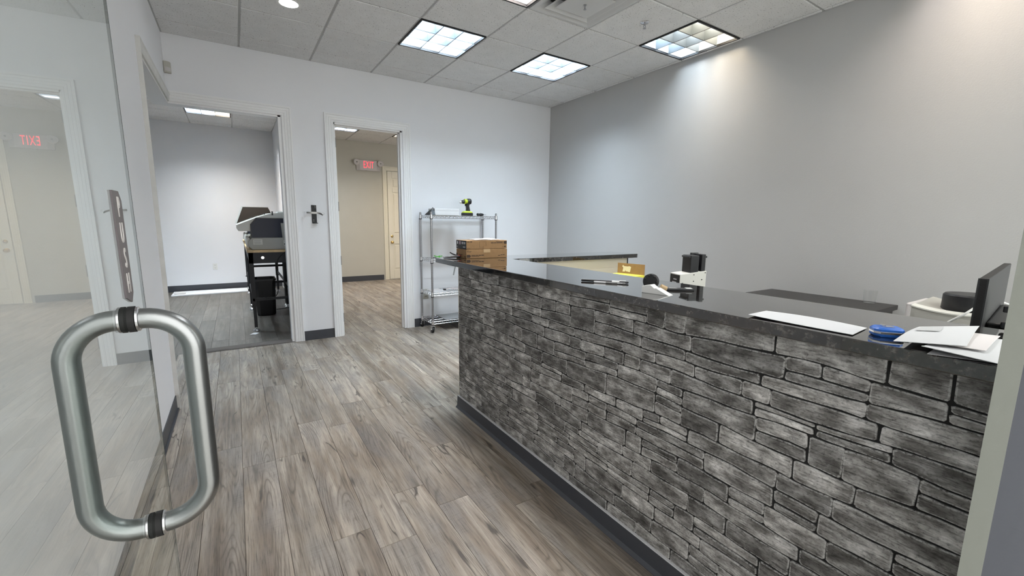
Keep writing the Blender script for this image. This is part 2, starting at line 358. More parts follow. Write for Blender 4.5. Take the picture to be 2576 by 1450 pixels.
def basis(x, y, z, o):
    x, y, z = Vector(x), Vector(y), Vector(z)
    return Matrix(((x.x,y.x,z.x,o[0]),(x.y,y.y,z.y,o[1]),(x.z,y.z,z.z,o[2]),(0,0,0,1)))

# ------------------------------------------------------------------ room shell
ZT = 3.15
mb = MB(); mb.box(XR, XR+.12, -5.1, .12, 0, ZT); struct('wall_right', mb, 'wall_grey', 'long plain pale grey wall behind the reception counter')
mb = MB(); mb.box(-3.355, -2.862, 0, .12, 0, ZT).box(-2.113, XR+.12, 0, .12, 0, ZT).box(-2.862, -2.113, 0, .12, 2.34, ZT).box(-4.357, -3.355, 0, .12, 2.34, ZT)
struct('wall_far', mb, 'wall_white', 'white far wall with the two doorways')
mb = MB(); mb.box(-4.357, XL, -5.1, -1.375, 0, ZT).box(-4.357, XL, -1.375, 0, 2.34, ZT)
struct('wall_left', mb, 'wall_white', 'white left wall behind the glass door')
mb = MB(); mb.box(-2.955, -2.62, -5.10, YN, 0, ZT).box(-2.62, XR+.12, -5.10, YN, 0, .30).box(-2.62, XR+.12, -5.10, YN, 2.55, ZT).box(-.10, XR+.12, -5.10, YN, .30, 2.55).box(-3.99, -2.955, -5.10, YN, 2.22, 2.30).box(-3.99, -2.955, -5.10, YN, 2.80, ZT).box(-4.357, -3.99, -5.10, YN, 0, ZT)
struct('wall_near', mb, 'wall_white', 'entrance wall beside the camera')
wn = thing('added_window', (-1.36, -5.0, .30), 'unseen wide shop window added in the entrance wall for fill daylight', kind='structure')  # added out of view so daylight lifts the dark ceiling
for x in (-2.62, -1.38, -.14): MB().box(x, x+.04, -5.05, -4.98, .30, 2.55).build('mullion', 'brushed', wn)
for x in (-2.58, -1.34): MB().box(x, x+1.20, -5.018, -5.010, .30, 2.55).build('pane', 'glass', wn)
MB().box(-2.62, -.10, -5.05, -4.98, .29, .32).box(-2.62, -.10, -5.05, -4.98, 2.52, 2.55).build('rail', 'brushed', wn)
mb = MB(); mb.box(-7.5, -3.04, YB, YB+.12, 0, ZT); struct('wall_rear', mb, 'wall_white', 'white end wall of the print room')
mb = MB(); mb.box(-3.04, 1.6, YB, YB+.12, 0, ZT); struct('wall_rear_hall', mb, 'wall_beige', 'beige end wall of the back hall with the exit sign')
mb = MB(); mb.box(-3.10, -3.05, .12, YB, 0, ZT); struct('wall_partition', mb, 'wall_white', 'white side wall of the print room beside the work tables')
mb = MB(); mb.box(-3.05, -2.99, .12, YB, 0, ZT); struct('wall_hall', mb, 'wall_beige', 'beige side wall of the back hall')
mb = MB(); mb.box(1.5, 1.6, .12, YB, 0, ZT); struct('wall_hall_right', mb, 'wall_beige', 'beige far side wall of the back hall')
mb = MB(); mb.box(-7.5, -7.4, -5.1, YB, 0, ZT).box(-7.5, -4.357, -5.1, -5.0, 0, ZT); struct('wall_print_room', mb, 'wall_white', 'outer white wall of the print room')

# vinyl baseboards
def baseboard(name, mb, label): return struct(name, mb, 'base_vinyl', label)
BZ = .102
mb = MB(); mb.box(-3.252, -2.945, -.006, 0, 0, BZ).box(-3.252, -2.945, -.014, 0, 0, .012); baseboard('baseboard_far', mb, 'charcoal vinyl base on the pier between the doorways')
mb = MB(); mb.box(-2.012, XR, -.006, 0, 0, BZ).box(-2.012, XR, -.014, 0, 0, .012); baseboard('baseboard_far_right', mb, 'charcoal vinyl base behind the wire shelf')
mb = MB(); mb.box(XL, XL+.006, YN, -1.39, 0, BZ).box(XL, XL+.016, YN, -1.39, 0, .012); baseboard('baseboard_left', mb, 'charcoal vinyl base along the left wall')
mb = MB(); mb.box(XR-.006, XR, YN, 0, 0, BZ); baseboard('baseboard_right', mb, 'charcoal vinyl base along the grey wall')
mb = MB(); mb.box(-7.4, -3.10, YB-.008, YB, 0, BZ+.012); baseboard('baseboard_rear', mb, 'charcoal vinyl base in the print room')
mb = MB(); mb.box(-2.99, -1.075, YB-.008, YB, 0, BZ+.012); baseboard('baseboard_rear_hall', mb, 'charcoal vinyl base in the back hall')

# fluted casings
CAS = [(0, 0), (0, .012), (.006, .015), (.020, .015), (.024, .0125), (.028, .016), (.044, .018), (.048, .0155), (.052, .019), (.066, .021), (.071, .018), (.076, .024), (.090, .024), (.090, 0)]
def casing(path, to3, prof=CAS):
    rings = []; n = len(path)
    for i, p in enumerate(path):
        p = Vector(p); ns = []
        if i > 0: d = (p-Vector(path[i-1])).normalized(); ns.append(Vector((-d.y, d.x)))
        if i < n-1: d = (Vector(path[i+1])-p).normalized(); ns.append(Vector((-d.y, d.x)))
        o = ns[0] if len(ns) == 1 else (ns[0]+ns[1])/(1+ns[0].dot(ns[1]))
        rings.append([to3(p.x+o.x*w_, p.y+o.y*w_, d_) for w_, d_ in prof])
    return MB().loft(rings, True)
fw = lambda a, z, d: (a, -d, z)
lw = lambda a, z, d: (XL+d, a, z)
struct('trim_1', casing([(-2.855, 0), (-2.855, 2.335), (-2.105, 2.335), (-2.105, 0)], fw), 'trim_white', 'fluted white casing around the back hall doorway')
struct('trim_2', casing([(XL, 2.335), (-3.345, 2.335), (-3.345, 0)], fw), 'trim_white', 'fluted white casing over the print room opening')
struct('trim_3', casing([(-1.385, 0), (-1.385, 2.335), (0, 2.335)], lw, [(0, 0), (0, .014), (.02, .018), (.05, .020), (.058, .024), (.066, .024), (.066, 0)]), 'jamb_edge', 'scuffed casing on the left wall opening')
# jamb linings
mb = MB(); mb.box(-2.862, -2.842, -.002, .122, 0, 2.335).box(-2.133, -2.113, -.002, .122, 0, 2.335).box(-2.862, -2.113, -.002, .122, 2.318, 2.34)
mb.box(-2.842, -2.830, .045, .085, 0, 2.318).box(-2.145, -2.133, .045, .085, 0, 2.318).box(-2.842, -2.133, .045, .085, 2.308, 2.318)
jamb = struct('trim_4', mb, 'trim_white', 'white jamb lining of the back hall doorway')
mb = MB(); mb.box(-3.375, -3.352, -.002, .122, 0, 2.34).box(-4.357, -3.352, -.002, .122, 2.32, 2.342).box(-4.358, -4.235, -1.38, .0, 2.32, 2.342).box(-4.358, -4.235, -1.40, -1.37, 0, 2.34)
struct('trim_5', mb, 'trim_white', 'white jamb lining of the print room opening')
# hinges on the doorless jamb
for z in (2.131, 1.456, .863, .213):
    h = MB(); h.box(-2.8425, -2.8395, .004, .040, z-.05, z+.05).cyl((-2.8385, .004, z-.05), (-2.8385, .004, z+.05), .006, n=10)
    hg = h.build('hinge', 'steel', jamb)
    for q in (-.03, 0, .03): MB().lathe([(.004, 0), (.004, .0012), (.001, .0016)], (-2.8395, .022, z+q), 'x', 8).build('screw', 'screw', hg)
# metal entrance frame at the right edge of the view
struct('trim_6', MB().box(-2.985, -2.95, -4.9472, YN, 0, 2.22), 'jamb_strip', 'pale painted edge strip of the entrance frame')
struct('trim_7', MB().box(-2.983, -2.95, -5.11, -4.9472, 0, 2.22), 'frame_blue', 'blue grey metal entrance frame')
struct('trim_8', MB().prism([(-.02, 0), (.0, .009), (.05, .011), (.10, .009), (.12, 0)], 'x', 0, 1).xf(Matrix(((.902, 0, 0, -4.257), (0, 1, 0, .01), (0, 0, 1, .004), (0, 0, 0, 1)))), 'thresh', 'grey brown transition strip across the print room opening')

# ------------------------------------------------------------------ floors
def planks(name, x0, x1, y0, y1, xs, wd, ln, mat, label, skip=None):
    f = MB(); f.box(x0, x1, y0, y1, -.05, -.006); fo = struct(name, f, 'subfloor', label)
    g = .0007; b = .0006
    def mesh(w_, l_):
        m = MB(); m.loft([[(g, g, -.006), (w_-g, g, -.006), (w_-g, l_-g, -.006), (g, l_-g, -.006)], [(g, g, -b), (w_-g, g, -b), (w_-g, l_-g, -b), (g, l_-g, -b)],
                          [(g+b, g+b, 0), (w_-g-b, g+b, 0), (w_-g-b, l_-g-b, 0), (g+b, l_-g-b, 0)]], True)
        me = bpy.data.meshes.new('plank'); me.from_pydata(m.v, [], m.f); me.materials.append(M[mat]); return me
    full = mesh(wd, ln); i = math.floor((x0-xs)/wd); rnd = random.Random(len(name)+int(x0*10))
    while xs+i*wd < x1:
        a = xs+i*wd; ax0, ax1 = max(a, x0), min(a+wd, x1); o = rnd.random()*ln; y = y0-o
        while y < y1:
            a0, a1 = max(y, y0), min(y+ln, y1)
            if a1-a0 > .02 and ax1-ax0 > .01 and not (skip and skip((ax0+ax1)/2, (a0+a1)/2)):
                isf = abs(a1-a0-ln) < 1e-6 and abs(ax1-ax0-wd) < 1e-6
                inst('plank', full if isf else mesh(ax1-ax0, a1-a0), (ax0, a0, 0), fo)
            y += ln
        i += 1
    return fo
planks('floor', XL, XR, -5.1, .05, -3.711, .1524, 1.2, 'plank', 'rustic grey brown plank floor of the reception room')
planks('floor', -2.99, 1.5, .05, YB, -3.711, .1524, 1.2, 'plank', 'rustic plank floor of the back hall', skip=lambda x, y: x > .3)
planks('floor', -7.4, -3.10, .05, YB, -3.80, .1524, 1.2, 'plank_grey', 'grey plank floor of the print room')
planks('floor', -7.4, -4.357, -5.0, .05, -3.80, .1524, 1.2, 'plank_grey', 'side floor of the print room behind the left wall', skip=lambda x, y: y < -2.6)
planks('floor', -4.357, XL, -1.375, .05, -4.357, .12, 1.2, 'plank', 'floor under the left wall opening')
struct('floor', MB().box(-8, 3, -9, -5.1, -.05, 0), 'concrete', 'pavement outside the entrance')

# ------------------------------------------------------------------ ceilings
def ceiling(x0, x1, y0, y1, z, xs, ys, holes, label, lim=None):
    c = struct('ceiling', MB().box(x0, x1, y0, y1, z+.26, z+.3), 'plenum', label)
    ORG[c.name] = Vector((0, 0, 0)); tw = .0225
    def mesh(w_, l_):
        m = MB(); e = .004; m.loft([[(0, 0, .016), (w_, 0, .016), (w_, l_, .016), (0, l_, .016)], [(0, 0, e), (w_, 0, e), (w_, l_, e), (0, l_, e)], [(e, e, 0), (w_-e, e, 0), (w_-e, l_-e, 0), (e, l_-e, 0)]], True)
        me = bpy.data.meshes.new('ceiling_tile'); me.from_pydata(m.v, [], m.f)
        bm = bmesh.new(); bm.from_mesh(me); bmesh.ops.recalc_face_normals(bm, faces=bm.faces); bm.to_mesh(me); bm.free()
        me.materials.append(M['tile']); return me
    cache = {}
    gx = [x0]+[v for v in xs if x0+.03 < v < x1-.02]+[x1]; gy = [y0]+[v for v in ys if y0+.05 < v < y1-.05]+[y1]
    for i in range(len(gx)-1):
        for j in range(len(gy)-1):
            cx, cy = (gx[i]+gx[i+1])/2, (gy[j]+gy[j+1])/2
            if lim and not lim(cx, cy): continue
            if any(abs(cx-hx) < .2 and abs(cy-hy) < .2 for hx, hy in holes): continue
            a0, a1, b0, b1 = gx[i]+tw/2-.003, gx[i+1]-tw/2+.003, gy[j]+tw/2-.003, gy[j+1]-tw/2+.003
            k = (round(a1-a0, 4), round(b1-b0, 4))
            if k not in cache: cache[k] = mesh(*k)
            inst('ceiling_tile', cache[k], (a0, b0, z-.003), c)
    for v in gx[1:-1]: MB().box(v-tw/2, v+tw/2, y0, y1, z+.004, z+.03).build('grid_tee', 'grid', c)
    for v in gy[1:-1]: MB().box(x0, x1, v-tw/2, v+tw/2, z+.0046, z+.03).build('grid_tee', 'grid', c)
    mb = MB(); e = .02
    mb.box(x0, x0+e, y0, y1, z-.001, z+.03).box(x1-e, x1, y0, y1, z-.001, z+.03).box(x0+e, x1-e, y0, y0+e, z-.001, z+.03).box(x0+e, x1-e, y1-e, y1, z-.001, z+.03)
    mb.build('wall_angle', 'grid', c); return c
TX = [-.004-T*(7-k) for k in range(0, 8)]; TY = [-(.304+T*r) for r in range(8, -1, -1)]
cell = lambda k, r: (TX[k]+T/2, -(.304+T*(r-1))-T/2)      # tee index 0-7, row index 1 = first grid line from the far wall
LT = {'l1': cell(3, 2), 'l2': cell(5, 2), 'l3': cell(6, 4), 'l4': cell(3, 4), 'vent': cell(4, 4), 'l5': cell(6, 7), 'l6': cell(3, 6)}
ceiling(XL, XR, YN, YF, H, TX, TY, list(LT.values()), 'white acoustic tile ceiling of the reception room')
BX = [-3.735-T*k for k in range(6)][::-1]; BY = [3.625-T*k for k in range(6)][::-1]+[4.235]
PL = [(-4.04, 3.32), (-5.259, 2.101), (-4.04, 1.491)]; HL = [(-2.085, 3.32), (-.795, 3.32), (-1.44, 1.491)]
ceiling(-7.4, -3.10, .12, YB, HB, BX, BY, PL, 'white acoustic tile ceiling of the print room', lim=lambda x, y: x > -6.2)
HX = [-2.39, -1.78, -1.10, -.49, .12, .73]
ceiling(-2.99, 1.5, .12, YB, HB, HX, BY, HL, 'acoustic tile ceiling of the back hall')
struct('ceiling', MB().box(-7.4, -4.357, -5.0, .12, HB, HB+.05), 'wall_white', 'hidden side ceiling of the print room')

# ------------------------------------------------------------------ ceiling lights
def fixture(c, z, cols, label, strength=1.0, axis='y', group='square louvered ceiling lights'):
    x, y = c; t = thing('ceiling_light', (x, y, z), label, 'ceiling light', group)
    a, b_ = .297, .283
    m = MB(); m.box(x-a, x+a, y-a, y-b_, z-.006, z+.012).box(x-a, x+a, y+b_, y+a, z-.006, z+.012).box(x-a, x-b_, y-b_, y+b_, z-.006, z+.012).box(x+b_, x+a, y-b_, y+b_, z-.006, z+.012)
    m.build('frame', 'black_matte', t)  # black ring puts the dark shadow gap around the louvers into the colour
    m = MB(); q = .285; m.box(x-q, x+q, y-q, y+q, z+.172, z+.176).box(x-q, x-q+.004, y-q, y+q, z+.012, z+.172).box(x+q-.004, x+q, y-q, y+q, z+.012, z+.172).box(x-q, x+q, y-q, y-q+.004, z+.012, z+.172).box(x-q, x+q, y+q-.004, y+q, z+.012, z+.172)
    m.build('housing', 'louver', t)
    for i, cl in enumerate(cols):
        o = (i-1)*.186
        m = MB()
        if axis == 'y': m.box(x-.275, x+.275, y+o-.080, y+o+.080, z+.158, z+.166)
        else: m.box(x+o-.080, x+o+.080, y-.275, y+.275, z+.158, z+.166)
        m.f = [f for k, f in enumerate(m.f) if k != 1]          # open at the top, against the housing
        m.build('lamp', emitter('lamp_glow', cl, LAMP*strength), t)
    for s in (-.0907, .0907):
        pr = [(-.0012, 0), (.0012, 0), (.006, .112), (-.006, .112)]
        lb = MB().prism([(x+s+u, z+.004+v) for u, v in pr], 'y', y-.282, y+.282).build('louver_blade', 'blade', t)
        MB().box(x+s-.0036, x+s+.0036, y-.282, y+.282, z+.001, z+.0042).build('blade_edge', 'louver_edge', lb)
        lb = MB().prism([(y+s+u, z+.004+v) for u, v in pr], 'x', x-.282, x+.282).build('louver_blade', 'blade', t)
        MB().box(x-.282, x+.282, y+s-.0036, y+s+.0036, z+.0012, z+.0042).build('blade_edge', 'louver_edge', lb)
    return t
fixture(LT['l1'], H, [COOL]*3, 'square louvered ceiling light nearest the two doorways, bluish white', 1.45)
fixture(LT['l2'], H, [COOL]*3, 'bluish white square ceiling light above the room corner, between the other two', 1.8)
fixture(LT['l3'], H, [WARM, tuple((a+b)/2 for a, b in zip(COOL, WARM)), COOL], 'square ceiling light against the grey wall, half bluish and half yellow', .62)
fixture(LT['l4'], H, [PINK]*3, 'ceiling light cut off by the picture top beside the air vent', 1.15)
fixture(LT['l5'], H, [PINK, WARM, PINK], 'warm ceiling light above the near end of the counter', .50)
fixture(LT['l6'], H, [NEUT]*3, 'ceiling light above the entrance door', .75)
fixture(PL[0], HB, [COOL, NEUT, WARM], 'print room ceiling light, left half bluish and right half yellow', 2.7, 'x')
fixture(PL[1], HB, [COOL]*3, 'unseen ceiling light added behind the door header to brighten the print room', 2.7, 'x')  # added lamp, out of view, brightens the print room walls
fixture(PL[2], HB, [COOL]*3, 'unseen ceiling light added near the first work table to brighten the print room', 2.2, 'x')  # second unseen lamp, put in as more light for the print room
fixture(HL[0], HB, [NEUT]*3, 'back hall ceiling light at the left of the doorway', 1.25, 'x')
fixture(HL[1], HB, [WARM]*3, 'yellowish back hall ceiling light at the right of the doorway', 1.1, 'x')
fixture(HL[2], HB, [NEUT]*3, 'unseen ceiling light added above the doorway head to brighten the back hall', .95, 'x')  # unseen extra lamp, added to light the back hall
# round downlight
t = thing('downlight', (-3.352, -1.20, H), 'round glowing recessed downlight in a ceiling tile', 'ceiling light')
MB().lathe([(.070, -.0035), (.082, -.0035), (.084, -.007), (.070, -.010), (.062, -.006), (.062, -.0035)], (-3.352, -1.20, H), 'z', 32).build('trim_ring', 'white_plastic', t, smooth=40)
MB().lathe([(.063, -.0036), (.063, -.0075), (.001, -.0085)], (-3.352, -1.20, H), 'z', 32).build('lens', emitter('downlight_glow', (1, 1, 1), 26), t)
# air diffuser
vx, vy = LT['vent']; t = thing('air_vent', (vx, vy, H), 'square white stepped air diffuser in the ceiling', 'vent')
def sq(a, z): return [(vx-a, vy-a, z), (vx+a, vy-a, z), (vx+a, vy+a, z), (vx-a, vy+a, z)]
MB().loft([sq(.297, H+.02), sq(.297, H-.006), sq(.272, H-.008), sq(.262, H-.004), sq(.185, H+.034)], False).build('outer_frame', 'vent', t)
MB().loft([sq(.212, H-.010), sq(.214, H-.012), sq(.208, H-.012), sq(.130, H+.030), sq(.126, H+.032)], False).build('cone', 'vent', t)
MB().loft([sq(.30, H+.055), sq(.30, H+.060)], True).build('duct_plate', 'mid_grey', t)
MB().loft([sq(.152, H-.010), sq(.155, H-.013), sq(.150, H-.016), sq(.05, H-.016), sq(.01, H-.016)], True).build('center_panel', 'vent', t)
k = MB(); k.lathe([(.012, 0), (.012, -.004), (.004, -.006), (.004, -.026), (.011, -.029), (.011, -.032)], (vx, vy, H-.016), 'z', 12); k.build('adjusting_screw', 'chrome_dark', t)
# sprinkler head
sx, sy = -.931, -2.48; t = thing('sprinkler', (sx, sy, H), 'small chrome fire sprinkler head hanging from a ceiling tile', 'sprinkler')
MB().lathe([(.034, -.003), (.036, -.005), (.030, -.010), (.013, -.012)], (sx, sy, H), 'z', 20).build('escutcheon', 'chrome', t, smooth=40)
k = MB(); k.cyl((sx, sy, H-.010), (sx, sy, H-.026), .008); k.tube([(sx-.008, sy, H-.026), (sx-.011, sy, H-.036), (sx-.003, sy, H-.048)], .0022, 6); k.tube([(sx+.008, sy, H-.026), (sx+.011, sy, H-.036), (sx+.003, sy, H-.048)], .0022, 6); k.build('frame_arms', 'chrome_dark', t)
MB().lathe([(.003, -.046), (.013, -.050), (.013, -.052), (.003, -.053)], (sx, sy, H), 'z', 12).build('deflector', 'chrome_dark', t)
# motion sensor in the corner
t = thing('motion_sensor', (-4.20, -.001, 2.57), 'small beige motion sensor in the left corner above the opening', 'sensor')
MB().prism([(-4.236, -.001), (-4.185, -.001), (-4.190, -.026), (-4.212, -.040), (-4.236, -.040)], 'z', 2.57, 2.665).build('housing', 'ivory', t, bevel=.004)
MB().prism([(-4.187, -.014), (-4.190, -.029), (-4.212, -.043), (-4.226, -.042)], 'z', 2.583, 2.615).build('lens', 'sign_white', t)

# ------------------------------------------------------------------ open glass entrance door
nrm = Vector((.9999, -.0129, .0076)).normalized(); wv = (Vector((0, 0, 1)) - nrm*nrm.z).normalized(); tv = wv.cross(nrm)
door = bpy.data.objects.new('door_1', None); COL.objects.link(door); tag(door, 'open frameless glass entrance door with a tubular pull handle', kind='structure')
base = Vector((-3.9307, -4.2, 1.0)) - wv*.99
door.matrix_world = basis(nrm, tv, wv, base); ORG[door.name] = Vector((0, 0, 0))
EDGE = .028; ZO = -.0100      # local z = world z + ZO
pane = MB(); pane.box(-.003, 0, -.90, EDGE, .09, 2.16); pane = pane.build('glass_pane', 'glass', door)
MB().box(-.0032, .0002, EDGE, EDGE+.0012, .09, 2.16).build('polished_edge', 'glass_edge', pane)
MB().box(-.022, .010, -.90, EDGE, .0, .09).build('bottom_rail', 'brushed', door)
MB().box(-.022, .010, -.90, EDGE, 2.16, 2.22).build('top_rail', 'brushed', door)
hy, hz0, hz1, off_, rr_, tr = -.086, .857, 1.1616, .066, .052, .0138
for sgn, x0 in ((1, .004), (-1, -.004)):
    pts = [(x0, hy, hz1)]
    for k in range(0, 13):
        a = math.pi/2*k/12; pts.append((x0+sgn*(off_-rr_+rr_*math.sin(a)-.004), hy, hz1-rr_+rr_*math.cos(a)))
    for k in range(0, 13):
        a = math.pi/2*k/12; pts.append((x0+sgn*(off_-rr_+rr_*math.cos(a)-.004), hy, hz0+rr_-rr_*math.sin(a)))
    pts.append((x0, hy, hz0))
    hd = MB().tube(pts, tr, 28).build('pull_handle', 'brushed', door, smooth=60)
    for hz in (hz0, hz1):
        MB().lathe([(.0175, 0), (.0175, .007), (.010, .007)], (0 if sgn > 0 else -.0100, hy, hz), 'x', 28).build('rubber_washer', 'rubber', hd, smooth=40)
        MB().lathe([(.0150, 0), (.0165, .001), (.0165, .0035), (.0150, .0045)], (.007 if sgn > 0 else -.0145, hy, hz), 'x', 28).build('collar_ring', 'chrome', hd, smooth=40)
# push plate with its vertical lettering
pz0, pz1, py0, py1 = 1.188, 1.331, -.0985, -.053
pl = MB().prism([(py0+.004, pz0+.004), (py1-.012, pz0-.006), (py1, pz0+.006), (py1, pz1-.012), (py1-.012, pz1), (py0, pz1)], 'x', .0002, .0022).build('push_plate', 'push_plate', door)
for i, ch in enumerate('PUSH'):
    zc = pz1-.022-i*.0335
    text('letter', ch, .038, 'push_letter', pl, basis((0, 1, 0), (0, 0, 1), (1, 0, 0), (.0026, (py0+py1)/2+.001, zc)), sx=.60, depth=.0005)

# ------------------------------------------------------------------ beige panelled door and exit sign in the back hall
dx0, dx1, dz = -.945, -.03, 2.375
d2 = thing('door_2', (-.49, YB, 0), 'closed cream six panel door with brass hardware', kind='structure')
MB().box(dx0, dx1, YB-.012, YB, .01, dz).build('slab', 'trim_cream', d2)
for (a0, a1, b0, b1) in [(dx0, dx0+.10, .01, dz), (dx1-.10, dx1, .01, dz), (-.53, -.44, .01, dz), (dx0+.10, dx1-.10, 2.235, dz), (dx0+.10, dx1-.10, 1.93, 2.03), (dx0+.10, dx1-.10, .80, 1.02), (dx0+.10, dx1-.10, .01, .22)]:
    MB().box(a0, a1, YB-.024, YB-.010, b0, b1).build('rail', 'trim_cream', d2, bevel=.004)
for a0, a1 in ((dx0+.10, -.53), (-.44, dx1-.10)):
    for b0, b1 in ((2.03, 2.235), (1.02, 1.93), (.22, .80)):
        MB().loft([[(a0+.018, YB-.012, b0+.018), (a1-.018, YB-.012, b0+.018), (a1-.018, YB-.012, b1-.018), (a0+.018, YB-.012, b1-.018)], [(a0+.042, YB-.021, b0+.042), (a1-.042, YB-.021, b0+.042), (a1-.042, YB-.021, b1-.042), (a0+.042, YB-.021, b1-.042)]], True).build('panel', 'trim_cream', d2)
MB().lathe([(.032, 0), (.032, -.008), (.012, -.012), (.012, -.035), (.026, -.045), (.028, -.058), (.018, -.070), (.002, -.072)], (dx0+.065, YB-.024, .835), 'y', 16).build('knob', 'brass', d2, smooth=50)
MB().lathe([(.028, 0), (.028, -.010), (.018, -.018), (.002, -.019)], (dx0+.065, YB-.024, .968), 'y', 16).build('deadbolt', 'brass', d2, smooth=50)
struct('trim_9', casing([(dx0-.01, 0), (dx0-.01, dz+.01), (dx1+.01, dz+.01), (dx1+.01, 0)], lambda a, z, d: (a, YB-d, z)), 'trim_cream', 'cream casing around the panelled door')
ex, ez = -1.345, 2.463; t = thing('exit_sign', (ex, YB, ez), 'lit red exit sign with two emergency lamp heads on the beige wall', 'exit sign')
MB().prism([(ex-.245, YB), (ex+.245, YB), (ex+.245, YB-.03), (ex+.175, YB-.062), (ex-.175, YB-.062), (ex-.245, YB-.03)], 'z', ez-.108, ez+.102).build('housing', 'sign_white', t, bevel=.006)
for i, ch in enumerate('EXIT'):
    text('letter', ch, .20, 'red_letter', t, basis((1, 0, 0), (0, 0, 1), (0, -1, 0), (ex-.085+(0, .064, .117, .165)[i], YB-.0632, ez+.004)), sx=.46, depth=.001)
for s in (-1, 1):
    c = Vector((ex+s*.245, YB-.075, ez+.048))
    hd = MB().lathe([(.030, .05), (.062, .02), (.066, -.022), (.055, -.030), (.012, -.028)], tuple(c), 'y', 10).build('lamp_head', 'sign_white', t, smooth=30)
    MB().cyl(c+Vector((0, .045, 0)), c+Vector((-s*.05, .06, 0)), .014).build('swivel', 'sign_white', hd)
    MB().lathe([(.014, -.029), (.012, -.033), (.002, -.034)], tuple(c), 'y', 10).build('bulb', 'mid_grey', hd)
k = MB(); k.cyl((ex-.05, YB-.04, ez-.111), (ex-.05, YB-.04, ez-.107), .008); k.build('test_button', 'black', t)

# outlets
def outlet(x, y, z, label, mat='white_plastic', wd=.07, ht=.115):
    t = thing('wall_outlet', (x, y, z), label, 'outlet')
    MB().box(x-wd/2, x+wd/2, y-.006, y, z-ht/2, z+ht/2).build('cover_plate', mat, t, bevel=.002)
    for s in (-.026, .026):
        r = MB().prism([(x+.017*math.cos(a), z+s+.014*math.sin(a)) for a in [2*math.pi*i/14 for i in range(14)]], 'y', y-.0075, y-.006).build('receptacle', mat, t)
        for q in (-.006, .006): MB().box(x+q-.0014, x+q+.0014, y-.0082, y-.0075, z+s-.003, z+s+.006).build('slot', 'black', r)
        MB().box(x-.002, x+.002, y-.0082, y-.0075, z+s-.010, z+s-.006).build('slot', 'black', r)
outlet(-4.175, YB, .435, 'white wall outlet on the print room end wall')
t = thing('wall_outlet', (-1.853, 0, .407), 'beige double wall outlet behind the wire shelf', 'outlet')
MB().box(-1.888, -1.818, -.006, 0, .345, .47).build('cover_plate', 'ivory', t, bevel=.002)
for zx in (.378, .437):
    r = MB().box(-1.873, -1.833, -.008, -.006, zx-.016, zx+.016).build('receptacle', 'ivory', t)
    for q in (-.012, 0, .012): MB().box(-1.853+q-.003, -1.853+q+.003, -.009, -.008, zx-.006, zx+.006).build('slot', 'black', r)

# extinguisher bracket on the pier
bx, bz = -3.089, 1.37; t = thing('extinguisher_bracket', (bx, 0, bz), 'black fire extinguisher bracket with open metal strap on the wall pier', 'bracket')
MB().box(bx-.025, bx+.023, -.009, 0, bz-.098, bz+.092).box(bx-.022, bx+.03, -.035, -.006, bz-.100, bz-.094).build('back_plate', 'black_matte', t, bevel=.002)
st = []
for i in range(15):
    a = math.pi*(.02+.96*i/14); st.append((bx-.002-.078*math.cos(a), -.012-.05*(1-math.sin(a)**.8), bz+.012-.022*max(0, (i-9)/5)))
m = MB()
for i in range(14):
    p, q = Vector(st[i]), Vector(st[i+1]); n_ = Vector((0, .0012, 0)); hh = Vector((0, 0, .0085))
    m.add([p-hh, q-hh, q+hh, p+hh, p-hh+n_, q-hh+n_, q+hh+n_, p+hh+n_], [(0,1,2,3),(7,6,5,4),(0,4,5,1),(3,2,6,7),(0,3,7,4),(1,5,6,2)])
sp_ = m.build('strap', 'steel', t)
MB().box(bx-.026, bx+.026, -.014, -.010, bz+.001, bz+.022).build('strap_plate', 'steel', sp_)
MB().tube([(bx+.080+.010*math.cos(a), -.062, bz+.002+.008*math.sin(a)) for a in [2*math.pi*i/10 for i in range(11)]], .0016, 6).build('latch_ring', 'chrome', sp_)
for q in (-.075, -.06, .065, .08): MB().lathe([(.004, 0), (.003, -.002)], (bx-.008 if q < 0 else bx+.01, -.009, bz+q), 'y', 8).build('screw', 'steel', t)

# ------------------------------------------------------------------ reception counter
SX, SY0, SY1, SZ0, SZ1, ST = -2.552, YN, -2.405, .085, 1.010, 1.045     # stone face, its ends, stone field, slab top
ct = thing('reception_counter', (-2.45, -3.66, 0), 'reception counter clad in grey ledge stone with a charcoal base', 'counter')
MB().box(SX+.006, -2.40, SY0, SY1, 0, 1.010).build('body', 'joint', ct)
MB().box(SX+.004, -2.40, SY1, SY1+.004, 0, 1.010).build('end_cap', 'cream_panel', ct)
kb = MB(); kb.prism([(SX+.006, 0), (SX+.006, .082), (SX-.008, .082), (SX-.010, .016), (SX-.022, .002), (SX-.022, 0)], 'y', SY0, SY1+.006).build('kickboard', 'base_vinyl', ct)
MB().box(SX-.006, SX+.006, SY0, SY1, .082, .0865).build('edge_strip', 'ink_white', ct)
rs = random.Random(21)
def wave(seed, amp):
    ph = [(rs.uniform(3, 9), rs.uniform(0, 6.3), rs.uniform(.3, 1)) for _ in range(3)]+[(rs.uniform(18, 40), rs.uniform(0, 6.3), .3)]
    return lambda u: amp*sum(a*math.sin(k*u+p) for k, p, a in ph)/1.6
bounds = [SZ0]; hs = []
while bounds[-1] < SZ1-.03:
    bounds.append(min(SZ1, bounds[-1]+rs.choice((.044, .050, .056, .062, .070))))
if SZ1-bounds[-2] < .035: bounds.pop(-2)
bounds[-1] = SZ1
waves = [(lambda u: 0)]+[wave(i, .0105) for i in range(len(bounds)-2)]+[(lambda u: 0)]
cells = []; blocked = []
